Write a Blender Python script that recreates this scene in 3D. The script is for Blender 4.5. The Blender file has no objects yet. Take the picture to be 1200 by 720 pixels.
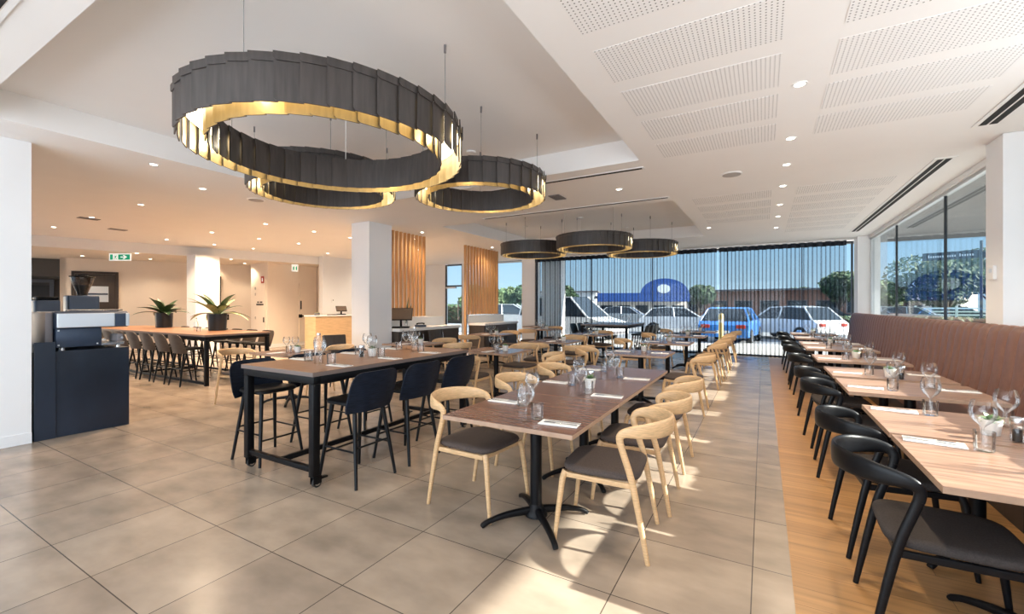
import bpy, bmesh, math, random
from mathutils import Vector, Matrix
PI = math.pi
R_ = math.radians
random.seed(7)
S = bpy.context.scene
COL = S.collection

# ------------------------------------------------------------------ camera
YAW = 29.85
cam_d = bpy.data.cameras.new('camera')
cam_d.sensor_width = 36
cam_d.lens = 36 * 513 / 1200
cam_d.shift_y = -2 / 1200
cam_d.clip_start = 0.05
cam_d.clip_end = 500
cam = bpy.data.objects.new('camera', cam_d)
cam.location = (0, 0, 1.42)
cam.rotation_euler = (PI / 2, 0, R_(YAW))
COL.objects.link(cam)
S.camera = cam

# ------------------------------------------------------------------ world, sun, fill lamps, exposure
S.view_settings.view_transform = 'Standard'
S.view_settings.look = 'None'
S.view_settings.gamma = 1
S.view_settings.use_curve_mapping = False
S.view_settings.exposure = 0.2
S.cycles.use_denoising = True
S.cycles.max_bounces = 10
S.cycles.diffuse_bounces = 5
S.cycles.glossy_bounces = 4
S.cycles.transmission_bounces = 6
S.cycles.transparent_max_bounces = 40
S.cycles.sample_clamp_indirect = 6

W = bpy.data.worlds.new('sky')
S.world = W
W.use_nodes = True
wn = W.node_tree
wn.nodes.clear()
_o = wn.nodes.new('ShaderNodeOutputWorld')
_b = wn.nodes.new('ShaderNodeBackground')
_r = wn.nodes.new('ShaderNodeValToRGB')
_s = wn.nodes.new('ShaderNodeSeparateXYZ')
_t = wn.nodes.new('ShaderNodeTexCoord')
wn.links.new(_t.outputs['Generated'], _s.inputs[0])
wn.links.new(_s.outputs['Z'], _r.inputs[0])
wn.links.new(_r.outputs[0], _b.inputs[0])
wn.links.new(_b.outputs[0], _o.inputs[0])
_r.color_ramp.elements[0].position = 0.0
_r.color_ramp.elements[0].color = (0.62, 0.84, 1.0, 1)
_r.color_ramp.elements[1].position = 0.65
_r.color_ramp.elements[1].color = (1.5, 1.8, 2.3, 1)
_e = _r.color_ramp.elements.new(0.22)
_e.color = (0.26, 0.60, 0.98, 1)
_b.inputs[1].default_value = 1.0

def lamp(name, kind, loc, energy, color=(1, 1, 1), rot=(0, 0, 0), parent=None, **kw):
    d = bpy.data.lights.new(name, kind)
    d.energy = energy
    d.color = color
    for k, v in kw.items():
        setattr(d, k, v)
    o = bpy.data.objects.new(name, d)
    o.location = loc
    o.rotation_euler = rot
    if parent:
        o.parent = parent
    COL.objects.link(o)
    return o

sun = lamp('sun', 'SUN', (30, 4, 16), 19.0, (1.0, 0.93, 0.82), angle=R_(0.6))
sun.rotation_euler = Vector((-1, -0.13, -0.515)).to_track_quat('-Z', 'Y').to_euler()
# added fill lamps standing in for daylight, behind the camera and along the right
lamp('fill_rear', 'AREA', (-2.6, -2.85, 1.6), 285, (0.82, 0.91, 1.0), (R_(90), 0, 0), shape='RECTANGLE', size=7.5, size_y=2.6)
lamp('fill_right', 'AREA', (2.10, 1.5, 2.0), 60, (0.9, 0.95, 1.0), (0, R_(90), 0), shape='RECTANGLE', size=1.7, size_y=6.0)

# ------------------------------------------------------------------ materials
def nt(name):
    m = bpy.data.materials.new(name)
    m.use_nodes = True
    n = m.node_tree
    n.nodes.clear()
    o = n.nodes.new('ShaderNodeOutputMaterial')
    b = n.nodes.new('ShaderNodeBsdfPrincipled')
    n.links.new(b.outputs[0], o.inputs[0])
    return m, n, b, o

def mat(name, col, rough=0.5, metal=0.0, spec=0.5, var=0.0, scale=8.0, stretch=(1, 1, 1), bump=0.0, emit=None, estr=1.0, coat=0.0):
    m, n, b, o = nt(name)
    b.inputs['Base Color'].default_value = (*col, 1)
    b.inputs['Roughness'].default_value = rough
    b.inputs['Metallic'].default_value = metal
    b.inputs['Specular IOR Level'].default_value = spec
    b.inputs['Coat Weight'].default_value = coat
    if emit:
        b.inputs['Emission Color'].default_value = (*emit, 1)
        b.inputs['Emission Strength'].default_value = estr
    if var or bump:
        tc = n.nodes.new('ShaderNodeTexCoord')
        mp = n.nodes.new('ShaderNodeMapping')
        mp.inputs['Scale'].default_value = stretch
        nz = n.nodes.new('ShaderNodeTexNoise')
        nz.inputs['Scale'].default_value = scale
        nz.inputs['Detail'].default_value = 6
        n.links.new(tc.outputs['Object'], mp.inputs[0])
        n.links.new(mp.outputs[0], nz.inputs['Vector'])
        if var:
            rp = n.nodes.new('ShaderNodeValToRGB')
            rp.color_ramp.elements[0].position = 0.3
            rp.color_ramp.elements[1].position = 0.7
            rp.color_ramp.elements[0].color = (*[c * (1 - var) for c in col], 1)
            rp.color_ramp.elements[1].color = (*[min(1, c * (1 + var)) for c in col], 1)
            n.links.new(nz.outputs[0], rp.inputs[0])
            n.links.new(rp.outputs[0], b.inputs['Base Color'])
        if bump:
            bp = n.nodes.new('ShaderNodeBump')
            bp.inputs['Strength'].default_value = bump
            bp.inputs['Distance'].default_value = 0.002
            n.links.new(nz.outputs[0], bp.inputs['Height'])
            n.links.new(bp.outputs[0], b.inputs['Normal'])
    return m

def glass_mat(name, tint=(1, 1, 1), refl=0.05, edge=0.6, rough=0.01):
    """thin clear glass: see-through with a fresnel gloss"""
    m, n, b, o = nt(name)
    n.nodes.remove(b)
    tr = n.nodes.new('ShaderNodeBsdfTransparent')
    tr.inputs[0].default_value = (*tint, 1)
    gl = n.nodes.new('ShaderNodeBsdfGlossy')
    gl.inputs['Roughness'].default_value = rough
    fr = n.nodes.new('ShaderNodeFresnel')
    fr.inputs[0].default_value = 1.45
    mr = n.nodes.new('ShaderNodeMapRange')
    mr.inputs['From Min'].default_value = 0.03
    mr.inputs['To Min'].default_value = refl
    mr.inputs['To Max'].default_value = edge
    n.links.new(fr.outputs[0], mr.inputs['Value'])
    mx = n.nodes.new('ShaderNodeMixShader')
    n.links.new(mr.outputs[0], mx.inputs[0])
    n.links.new(tr.outputs[0], mx.inputs[1])
    n.links.new(gl.outputs[0], mx.inputs[2])
    n.links.new(mx.outputs[0], o.inputs[0])
    return m

def brick_mat(name, c1, c2, mortar, bw, bh, msize, off=0.0, loc=(0, 0, 0), rotz=0.0, rough=0.4, grain=(3, 3, 3), gs=1.0, gvar=0.25, spec=0.5):
    m, n, b, o = nt(name)
    tc = n.nodes.new('ShaderNodeTexCoord')
    mp = n.nodes.new('ShaderNodeMapping')
    mp.inputs['Location'].default_value = loc
    mp.inputs['Rotation'].default_value = (0, 0, rotz)
    br = n.nodes.new('ShaderNodeTexBrick')
    br.offset = off
    br.squash = 1
    br.inputs['Scale'].default_value = 1
    br.inputs['Color1'].default_value = (*c1, 1)
    br.inputs['Color2'].default_value = (*c2, 1)
    br.inputs['Mortar'].default_value = (*mortar, 1)
    br.inputs['Mortar Size'].default_value = msize
    br.inputs['Mortar Smooth'].default_value = 0.3
    br.inputs['Brick Width'].default_value = bw
    br.inputs['Row Height'].default_value = bh
    n.links.new(tc.outputs['Object'], mp.inputs[0])
    n.links.new(mp.outputs[0], br.inputs['Vector'])
    mg = n.nodes.new('ShaderNodeMapping')
    mg.inputs['Scale'].default_value = grain
    n.links.new(mp.outputs[0], mg.inputs[0])
    nz = n.nodes.new('ShaderNodeTexNoise')
    nz.inputs['Scale'].default_value = gs
    nz.inputs['Detail'].default_value = 4
    nz.inputs['Roughness'].default_value = 0.5
    n.links.new(mg.outputs[0], nz.inputs['Vector'])
    rp = n.nodes.new('ShaderNodeMapRange')
    rp.inputs['From Min'].default_value = 0.2
    rp.inputs['From Max'].default_value = 0.8
    rp.inputs['To Min'].default_value = 1 - gvar
    rp.inputs['To Max'].default_value = 1 + gvar
    n.links.new(nz.outputs[0], rp.inputs['Value'])
    mx = n.nodes.new('ShaderNodeVectorMath')
    mx.operation = 'SCALE'
    n.links.new(br.outputs['Color'], mx.inputs[0])
    n.links.new(rp.outputs[0], mx.inputs['Scale'])
    n.links.new(mx.outputs[0], b.inputs['Base Color'])
    b.inputs['Specular IOR Level'].default_value = spec
    ro = n.nodes.new('ShaderNodeMapRange')
    ro.inputs['To Min'].default_value = rough - 0.04
    ro.inputs['To Max'].default_value = rough + 0.02
    n.links.new(nz.outputs[0], ro.inputs['Value'])
    n.links.new(ro.outputs[0], b.inputs['Roughness'])
    return m

def perf_mat(name, col, dark, pitch, r):
    m, n, b, o = nt(name)
    tc = n.nodes.new('ShaderNodeTexCoord')
    v = n.nodes.new('ShaderNodeVectorMath'); v.operation = 'SCALE'; v.inputs['Scale'].default_value = 1 / pitch
    f = n.nodes.new('ShaderNodeVectorMath'); f.operation = 'FRACTION'
    s = n.nodes.new('ShaderNodeVectorMath'); s.operation = 'SUBTRACT'; s.inputs[1].default_value = (0.5, 0.5, 0)
    k = n.nodes.new('ShaderNodeVectorMath'); k.operation = 'MULTIPLY'; k.inputs[1].default_value = (1, 1, 0)
    l = n.nodes.new('ShaderNodeVectorMath'); l.operation = 'LENGTH'
    c = n.nodes.new('ShaderNodeMath'); c.operation = 'LESS_THAN'; c.inputs[1].default_value = r / pitch
    mx = n.nodes.new('ShaderNodeMix'); mx.data_type = 'RGBA'
    mx.inputs['A'].default_value = (*col, 1); mx.inputs['B'].default_value = (*dark, 1)
    n.links.new(tc.outputs['Object'], v.inputs[0]); n.links.new(v.outputs[0], f.inputs[0]); n.links.new(f.outputs[0], s.inputs[0])
    n.links.new(s.outputs[0], k.inputs[0]); n.links.new(k.outputs[0], l.inputs[0]); n.links.new(l.outputs['Value'], c.inputs[0])
    n.links.new(c.outputs[0], mx.inputs['Factor']); n.links.new(mx.outputs['Result'], b.inputs['Base Color'])
    b.inputs['Roughness'].default_value = 0.9
    return m

def sheer_mat(name, col, t):
    m, n, b, o = nt(name)
    b.inputs['Base Color'].default_value = (*col, 1)
    b.inputs['Roughness'].default_value = 0.8
    b.inputs['Specular IOR Level'].default_value = 0.1
    tr = n.nodes.new('ShaderNodeBsdfTransparent')
    mx = n.nodes.new('ShaderNodeMixShader')
    mx.inputs[0].default_value = t
    n.links.new(b.outputs[0], mx.inputs[1]); n.links.new(tr.outputs[0], mx.inputs[2]); n.links.new(mx.outputs[0], o.inputs[0])
    return m

M = {}
M['white'] = mat('white_paint', (0.83, 0.835, 0.845), 0.75, var=0.015, scale=2)
M['cream'] = mat('warm_white_paint', (0.82, 0.73, 0.63), 0.75, var=0.02, scale=2)
M['ceil'] = mat('ceiling_paint', (0.88, 0.87, 0.86), 0.85, var=0.01, scale=2)
M['perf'] = perf_mat('perforated_board', (0.86, 0.855, 0.85), (0.17, 0.17, 0.17), 0.028, 0.0048)
M['tile'] = brick_mat('beige_floor_tile', (0.345, 0.275, 0.212), (0.285, 0.225, 0.175), (0.075, 0.06, 0.05), 0.6, 0.608, 0.0032, loc=(0.65, -0.28, 0), rough=0.24, grain=(1.0, 1.7, 1.6), gs=2.3, gvar=0.36)
M['plank'] = brick_mat('oak_floor_plank', (0.42, 0.228, 0.090), (0.34, 0.178, 0.068), (0.14, 0.07, 0.03), 1.25, 0.155, 0.0018, off=0.37, rotz=0, rough=0.38, grain=(0.7, 14, 1), gs=2.0, gvar=0.3)
M['top_dark'] = mat('brown_wood_laminate', (0.165, 0.085, 0.062), 0.24, var=0.38, scale=3.0, stretch=(0.8, 14, 1))
M['top_light'] = mat('tan_wood_laminate', (0.27, 0.165, 0.115), 0.30, var=0.42, scale=3.0, stretch=(0.8, 14, 1))
M['top_bar'] = mat('walnut_laminate', (0.27, 0.135, 0.07), 0.36, var=0.2, scale=3.0, stretch=(14, 0.8, 1))
M['edge'] = mat('table_edge_band', (0.36, 0.235, 0.16), 0.45, var=0.1, scale=20)
M['oak'] = mat('pale_oak', (0.60, 0.385, 0.20), 0.42, var=0.16, scale=9, stretch=(3, 3, 14))
M['oakband'] = mat('pale_oak_backrest', (0.62, 0.405, 0.215), 0.42, var=0.2, scale=7, stretch=(3, 3, 26))
M['blackwood'] = mat('black_stained_wood', (0.005, 0.0055, 0.007), 0.36, var=0.35, scale=8, stretch=(3, 3, 25), spec=0.24)
M['bluewood'] = mat('navy_black_veneer', (0.007, 0.011, 0.021), 0.42, var=0.5, scale=6, stretch=(2, 2, 22), spec=0.2)
M['taupewood'] = mat('smoked_taupe_veneer', (0.075, 0.055, 0.042), 0.5, var=0.2, scale=6, stretch=(2, 2, 18))
M['fabric'] = mat('brown_grey_weave', (0.078, 0.060, 0.053), 0.9, var=0.25, scale=160, bump=0.4, spec=0.2)
M['fabric2'] = mat('charcoal_weave', (0.045, 0.038, 0.036), 0.9, var=0.25, scale=160, bump=0.4, spec=0.2)
M['blackmetal'] = mat('black_powder_coat', (0.004, 0.004, 0.005), 0.42, spec=0.18)
M['blackseat'] = mat('black_vinyl', (0.006, 0.006, 0.007), 0.4, spec=0.2)
M['rubber'] = mat('rubber', (0.02, 0.02, 0.02), 0.7)
M['steel'] = mat('brushed_steel', (0.62, 0.62, 0.63), 0.25, metal=1.0)
M['chrome'] = mat('chrome', (0.8, 0.8, 0.8), 0.1, metal=1.0)
M['leather'] = mat('tan_brown_leather', (0.165, 0.082, 0.062), 0.45, var=0.12, scale=18, bump=0.15)
M['piping'] = mat('leather_seam', (0.09, 0.045, 0.035), 0.6)
M['slatdark'] = mat('smoked_timber_shingle', (0.050, 0.042, 0.039), 0.40, var=0.3, scale=4, stretch=(9, 9, 0.8))
M['brass'] = mat('brushed_brass', (0.44, 0.34, 0.17), 0.38, metal=0.7, var=0.12, scale=5, stretch=(6, 6, 0.8))
M['glow'] = mat('warm_led_diffuser', (1, 0.95, 0.85), 0.5, emit=(1.0, 0.90, 0.70), estr=5)
M['lens'] = mat('downlight_lens', (1, 1, 0.95), 0.4, emit=(1.0, 0.92, 0.78), estr=14)
M['trimwhite'] = mat('white_plastic', (0.85, 0.85, 0.84), 0.4)
M['cable'] = mat('cable_grey', (0.2, 0.2, 0.2), 0.5)
M['slot'] = mat('vent_slot_black', (0.012, 0.012, 0.012), 0.8)
M['navy'] = mat('navy_black_laminate', (0.012, 0.02, 0.036), 0.33, var=0.35, scale=3, stretch=(1, 1, 0.5))
M['navymetal'] = mat('navy_metal', (0.035, 0.055, 0.095), 0.35, metal=0.2)
M['silver'] = mat('silver_panel', (0.70, 0.75, 0.80), 0.32, metal=0.45)
M['greyplastic'] = mat('grey_plastic', (0.16, 0.15, 0.16), 0.45)
M['bean'] = mat('coffee_beans', (0.015, 0.009, 0.006), 0.5, var=0.4, scale=60, bump=0.8)
M['smoke'] = glass_mat('tinted_hopper', (0.75, 0.72, 0.70), 0.08, 0.5)
M['glass'] = glass_mat('clear_glassware', (0.985, 0.99, 0.99), 0.05, 0.7)
M['pane'] = glass_mat('window_glass', (0.94, 0.975, 0.985), 0.02, 0.4)
M['screen_timber'] = mat('honey_timber_batten', (0.50, 0.27, 0.11), 0.42, var=0.16, scale=4, stretch=(8, 8, 0.7))
M['pot'] = mat('white_ceramic', (0.82, 0.80, 0.76), 0.3)
M['potblack'] = mat('black_planter', (0.012, 0.012, 0.013), 0.3)
M['leaf'] = mat('dark_green_leaf', (0.035, 0.075, 0.03), 0.35, var=0.4, scale=6)
M['leafpale'] = mat('variegated_leaf', (0.30, 0.36, 0.16), 0.4, var=0.3, scale=14)
M['succ'] = mat('succulent_green', (0.14, 0.24, 0.11), 0.45, var=0.3, scale=30)
M['soil'] = mat('soil', (0.03, 0.022, 0.015), 0.95)
M['napkin'] = mat('white_napkin', (0.84, 0.83, 0.81), 0.8)
M['door_dark'] = mat('dark_brown_door', (0.045, 0.034, 0.028), 0.45, var=0.15, scale=5, stretch=(6, 6, 0.6))
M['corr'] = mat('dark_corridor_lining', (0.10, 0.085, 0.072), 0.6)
M['deskwood'] = mat('blond_timber_panel', (0.60, 0.42, 0.24), 0.45, var=0.1, scale=4, stretch=(1, 1, 6))
M['stone'] = mat('white_stone_top', (0.82, 0.82, 0.81), 0.25)
M['green'] = mat('sign_green', (0.0, 0.26, 0.13), 0.4, emit=(0.0, 0.30, 0.15), estr=0.5)
M['signwhite'] = mat('sign_white', (0.9, 0.92, 0.9), 0.4, emit=(0.9, 0.95, 0.9), estr=0.5)
M['red'] = mat('sign_red', (0.42, 0.035, 0.02), 0.4)
M['text'] = mat('dark_lettering', (0.05, 0.04, 0.035), 0.6)
M['winframe'] = mat('charcoal_aluminium', (0.03, 0.034, 0.04), 0.4, metal=0.3)
M['silverframe'] = mat('silver_aluminium', (0.55, 0.57, 0.58), 0.4, metal=0.5)
M['sheer'] = sheer_mat('navy_sheer_fabric', (0.010, 0.020, 0.045), 0.69)
M['sheerhead'] = mat('navy_curtain_heading', (0.012, 0.018, 0.03), 0.8)
M['tablet'] = mat('tablet_screen', (0.02, 0.02, 0.022), 0.08)
M['poshood'] = mat('pos_brown_screen', (0.10, 0.075, 0.06), 0.2)
M['asphalt'] = mat('car_park_asphalt', (0.22, 0.225, 0.23), 0.9, var=0.1, scale=3)
M['paving'] = mat('pale_concrete_path', (0.52, 0.50, 0.47), 0.9, var=0.06, scale=2)
M['soffit'] = brick_mat('grey_soffit_boards', (0.075, 0.073, 0.07), (0.062, 0.06, 0.058), (0.06, 0.06, 0.06), 6, 0.2, 0.004, rough=0.6, grain=(0.5, 8, 1), gs=2, gvar=0.25)
M['grass'] = mat('lawn', (0.10, 0.17, 0.05), 0.95, var=0.3, scale=6)
M['bark'] = mat('bark', (0.07, 0.05, 0.035), 0.9, var=0.3, scale=10)
M['foliage'] = mat('tree_foliage', (0.035, 0.075, 0.03), 0.7, var=0.5, scale=1.2)
M['foliage2'] = mat('pale_tree_foliage', (0.10, 0.15, 0.06), 0.7, var=0.5, scale=1.2)
M['tyre'] = mat('tyre', (0.015, 0.015, 0.015), 0.8)
M['carglass'] = mat('car_glass', (0.02, 0.03, 0.04), 0.06)
M['carwhite'] = mat('white_car_paint', (0.75, 0.76, 0.77), 0.25, coat=0.5)
M['carblue'] = mat('blue_car_paint', (0.05, 0.22, 0.62), 0.25, coat=0.5)
M['carsilver'] = mat('silver_car_paint', (0.45, 0.48, 0.5), 0.25, metal=0.4, coat=0.5)
M['cardark'] = mat('dark_car_paint', (0.03, 0.04, 0.06), 0.25, coat=0.5)
M['brick'] = mat('red_brown_brick', (0.26, 0.13, 0.09), 0.9, var=0.2, scale=20)
M['shopblue'] = mat('shop_blue', (0.012, 0.06, 0.25), 0.5)
M['roof'] = mat('grey_roof', (0.12, 0.12, 0.13), 0.7)
M['signboard'] = mat('dark_road_sign', (0.012, 0.02, 0.035), 0.5)

# ------------------------------------------------------------------ mesh building
KIDS = {}
class MB:
    def __init__(s):
        s.v = []; s.f = []; s.m = []; s.mi = 0
    def add(s, vs, fs):
        b = len(s.v)
        s.v += [tuple(p) for p in vs]
        s.f += [tuple(b + i for i in f) for f in fs]
        s.m += [s.mi] * len(fs)
        return s
    def box(s, x0, x1, y0, y1, z0, z1, mtx=None):
        vs = [Vector((x, y, z)) for x in (x0, x1) for y in (y0, y1) for z in (z0, z1)]
        if mtx: vs = [mtx @ p for p in vs]
        return s.add(vs, [(0, 1, 3, 2), (4, 6, 7, 5), (0, 4, 5, 1), (2, 3, 7, 6), (0, 2, 6, 4), (1, 5, 7, 3)])
    def rbox(s, x0, x1, y0, y1, z0, z1, c=0.004, mtx=None):
        """box with chamfered edges"""
        c = min(c, (x1 - x0) / 2.01, (y1 - y0) / 2.01, (z1 - z0) / 2.01)
        bm = bmesh.new()
        bmesh.ops.create_cube(bm, size=1)
        for v in bm.verts:
            v.co = Vector(((x0 + x1) / 2 + v.co.x * (x1 - x0), (y0 + y1) / 2 + v.co.y * (y1 - y0), (z0 + z1) / 2 + v.co.z * (z1 - z0)))
        bmesh.ops.bevel(bm, geom=bm.edges[:], offset=c, segments=2, profile=0.5, affect='EDGES')
        bm.verts.index_update()
        vs = [(mtx @ v.co) if mtx else v.co.copy() for v in bm.verts]
        s.add(vs, [tuple(v.index for v in f.verts) for f in bm.faces])
        bm.free()
        return s
    def prism(s, pts, z0, z1, mtx=None):
        """extrude a convex/concave xy outline"""
        n = len(pts)
        vs = [Vector((p[0], p[1], z0)) for p in pts] + [Vector((p[0], p[1], z1)) for p in pts]
        if mtx: vs = [mtx @ p for p in vs]
        fs = [tuple(range(n - 1, -1, -1)), tuple(range(n, 2 * n))] + [(i, (i + 1) % n, n + (i + 1) % n, n + i) for i in range(n)]
        return s.add(vs, fs)
    def lathe(s, prof, n=20, c=(0, 0, 0), close=False):
        vs = []
        for r, z in prof:
            for k in range(n):
                a = 2 * PI * k / n
                vs.append((c[0] + r * math.cos(a), c[1] + r * math.sin(a), c[2] + z))
        fs = []
        L = len(prof)
        for i in range(L - 1):
            for k in range(n):
                fs.append((i * n + k, i * n + (k + 1) % n, (i + 1) * n + (k + 1) % n, (i + 1) * n + k))
        if close:
            fs.append(tuple(range(n - 1, -1, -1)))
            fs.append(tuple((L - 1) * n + k for k in range(n)))
        return s.add(vs, fs)
    def tube(s, pts, r, n=8, cap=True):
        """round tube along points; r is a number or a list"""
        pts = [Vector(p) for p in pts]
        rr = r if isinstance(r, (list, tuple)) else [r] * len(pts)
        vs = []; up = None
        for i, p in enumerate(pts):
            t = (pts[min(i + 1, len(pts) - 1)] - pts[max(i - 1, 0)]).normalized()
            if up is None:
                up = t.orthogonal().normalized()
            up = (up - t * up.dot(t)).normalized()
            q = t.cross(up)
            for k in range(n):
                a = 2 * PI * k / n
                vs.append(p + (up * math.cos(a) + q * math.sin(a)) * rr[i])
        fs = []
        for i in range(len(pts) - 1):
            for k in range(n):
                fs.append((i * n + k, i * n + (k + 1) % n, (i + 1) * n + (k + 1) % n, (i + 1) * n + k))
        if cap:
            fs.append(tuple(range(n - 1, -1, -1)))
            fs.append(tuple((len(pts) - 1) * n + k for k in range(n)))
        return s.add(vs, fs)
    def sweep(s, pts, wides, hw, ht, n=12, p=2.6):
        """superellipse section swept along pts; wides = wide-axis vectors, hw/ht half sizes"""
        vs = []
        for i, c in enumerate(pts):
            t = (pts[min(i + 1, len(pts) - 1)] - pts[max(i - 1, 0)]).normalized()
            w = wides[i]; w = (w - t * w.dot(t)).normalized()
            q = t.cross(w)
            for k in range(n):
                a = 2 * PI * k / n
                ca, sa = math.cos(a), math.sin(a)
                x = math.copysign(abs(ca) ** (2 / p), ca) * hw[i]
                y = math.copysign(abs(sa) ** (2 / p), sa) * ht[i]
                vs.append(c + w * x + q * y)
        fs = []
        for i in range(len(pts) - 1):
            for k in range(n):
                fs.append((i * n + k, i * n + (k + 1) % n, (i + 1) * n + (k + 1) % n, (i + 1) * n + k))
        fs.append(tuple(range(n - 1, -1, -1)))
        fs.append(tuple((len(pts) - 1) * n + k for k in range(n)))
        return s.add(vs, fs)
    def build(s, name, mats, parent=None, smooth=None, loc=None):
        me = bpy.data.meshes.new(name)
        me.from_pydata(s.v, [], s.f)
        for m in (mats if isinstance(mats, (list, tuple)) else [mats]):
            me.materials.append(m)
        for p, k in zip(me.polygons, s.m):
            p.material_index = k
        bm = bmesh.new(); bm.from_mesh(me)
        bmesh.ops.recalc_face_normals(bm, faces=bm.faces[:])
        bm.to_mesh(me); bm.free()
        if smooth is not None:
            for p in me.polygons: p.use_smooth = True
            me.set_sharp_from_angle(angle=R_(smooth))
        o = bpy.data.objects.new(name, me)
        if parent:
            o.parent = parent
            KIDS.setdefault(parent.name, []).append(o)
        if loc: o.location = loc
        COL.objects.link(o)
        return o

def tag(o, label, cat, group=None):
    o['label'] = label; o['category'] = cat
    if group: o['group'] = group
    return o

def thing(name, label, cat, loc=(0, 0, 0), rz=0.0, group=None):
    o = bpy.data.objects.new(name, None)
    o.empty_display_size = 0.1
    o.location = loc; o.rotation_euler = (0, 0, rz)
    COL.objects.link(o)
    return tag(o, label, cat, group)

def struct(o):
    o['kind'] = 'structure'
    return o

def dup(o, loc=None, rz=None, label=None, group=None, parent=None):
    c = o.copy(); COL.objects.link(c)
    if parent is not None: c.parent = parent
    if loc is not None: c.location = loc
    if rz is not None: c.rotation_euler = (0, 0, rz)
    if label: c['label'] = label
    if group: c['group'] = group
    for ch in KIDS.get(o.name, []):
        dup(ch, parent=c)
    return c

class Proto:
    """first call builds the thing, later calls copy it with its parts"""
    def __init__(s, make): s.make = make; s.o = None
    def __call__(s, loc, rz, label, cat, group=None):
        if s.o is None:
            s.o = s.make(label, cat, group)
            s.o.location = loc; s.o.rotation_euler = (0, 0, rz)
            return s.o
        return dup(s.o, loc, rz, label, group)

def crom(P, n):
    """Catmull-Rom through rows of numbers"""
    out = []
    for i in range(len(P) - 1):
        p0, p1, p2, p3 = P[max(i - 1, 0)], P[i], P[i + 1], P[min(i + 2, len(P) - 1)]
        for k in range(n):
            t = k / n
            out.append([0.5 * ((2 * b) + (c - a) * t + (2 * a - 5 * b + 4 * c - d) * t * t + (3 * b - a - 3 * c + d) * t ** 3) for a, b, c, d in zip(p0, p1, p2, p3)])
    out.append(list(P[-1]))
    return out

F_, CX_, HY_, EY_ = 513.0, 600.0, 358.0, 1.42
_sa, _ca = math.sin(R_(YAW)), math.cos(R_(YAW))
def ray(px, py):
    u = (px - CX_) / F_; v = (HY_ - py) / F_
    return Vector((-_sa + u * _ca, _ca + u * _sa, v))
def at_z(px, py, z):
    d = ray(px, py); t = (z - EY_) / d.z
    return Vector((t * d.x, t * d.y, z))
def on_line(px, a, b):
    """x,y on the plan line a-b seen at photo column px"""
    d = ray(px, 0)
    ax, ay = a; bx, by = b[0] - a[0], b[1] - a[1]
    den = d.x * by - d.y * bx
    t = (ax * by - ay * bx) / den
    return Vector((t * d.x, t * d.y, 0))

# ================================================================== SETTING
H = 3.10
REC = 3.37
# floors
struct(MB().box(-24, 0.13, -6, 14.3, -0.08, 0).build('floor', M['tile']))
struct(MB().box(0.13, 2.32, -6, 14.3, -0.08, 0.0).build('floor', M['plank']))
# ceiling with two raised coffers
xs = [-15.2, -5.95, -1.24, 2.4]
ys = [-6, 0.95, 5.13, 7.36, 11.52, 14.3]
c = MB()
for i in range(3):
    for j in range(5):
        if i == 1 and j in (1, 3):
            continue
        c.box(xs[i], xs[i + 1], ys[j], ys[j + 1], H, H + 0.05)
for j in (1, 3):
    x0, x1, y0, y1 = xs[1], xs[2], ys[j], ys[j + 1]
    c.box(x0, x1, y0, y1, REC, REC + 0.05)
    c.box(x0 - 0.03, x0, y0 - 0.03, y1 + 0.03, H + 0.05, REC + 0.05)
    c.box(x1, x1 + 0.03, y0 - 0.03, y1 + 0.03, H + 0.05, REC + 0.05)
    c.box(x0, x1, y0 - 0.03, y0, H + 0.05, REC + 0.05)
    c.box(x0, x1, y1, y1 + 0.03, H + 0.05, REC + 0.05)
struct(c.build('ceiling', M['ceil']))
# lobby ceiling behind the bulkhead and the bulkhead itself
bA, bB = Vector((-15.35, 2.2, 0)), Vector((-12.75, 11.9, 0))
def slab(a, b, t, z0, z1, mb=None):
    """upright slab from plan point a to b, thickness t to the left of a->b"""
    mb = mb or MB()
    d = Vector((b[0] - a[0], b[1] - a[1], 0)).normalized(); n = Vector((-d.y, d.x, 0)) * t
    a = Vector((a[0], a[1], 0)); b = Vector((b[0], b[1], 0))
    vs = [a, b, b + n, a + n]
    return mb.prism([(p.x, p.y) for p in vs], z0, z1)
LZ = 2.84
struct(slab(bA, bB, 0.15, LZ, H - 0.002).build('trim_1', M['white']))
struct(MB().prism([(-15.52, 2.2), (-12.9, 11.9), (-24, 11.9), (-24, 2.2)], LZ + 0.002, LZ + 0.06).build('ceiling', M['cream']))
# perforated acoustic boards
bands = [(2.10, 2.58), (2.78, 3.24), (3.42, 3.92), (4.07, 4.56), (4.72, 5.18)]
for bx0, bx1, bs in ((-0.98, 0.11, bands), (0.42, 1.52, bands), (0.42, 1.52, [(7.4 + 0.66 * k, 7.88 + 0.66 * k) for k in range(7)]), (-0.98, 0.11, [(7.4 + 0.66 * k, 7.88 + 0.66 * k) for k in range(4)])):
    for y0, y1 in bs:
        struct(MB().box(bx0, bx1, y0, y1, H - 0.0025, H - 0.0005).build('trim_2', M['perf']))

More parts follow.
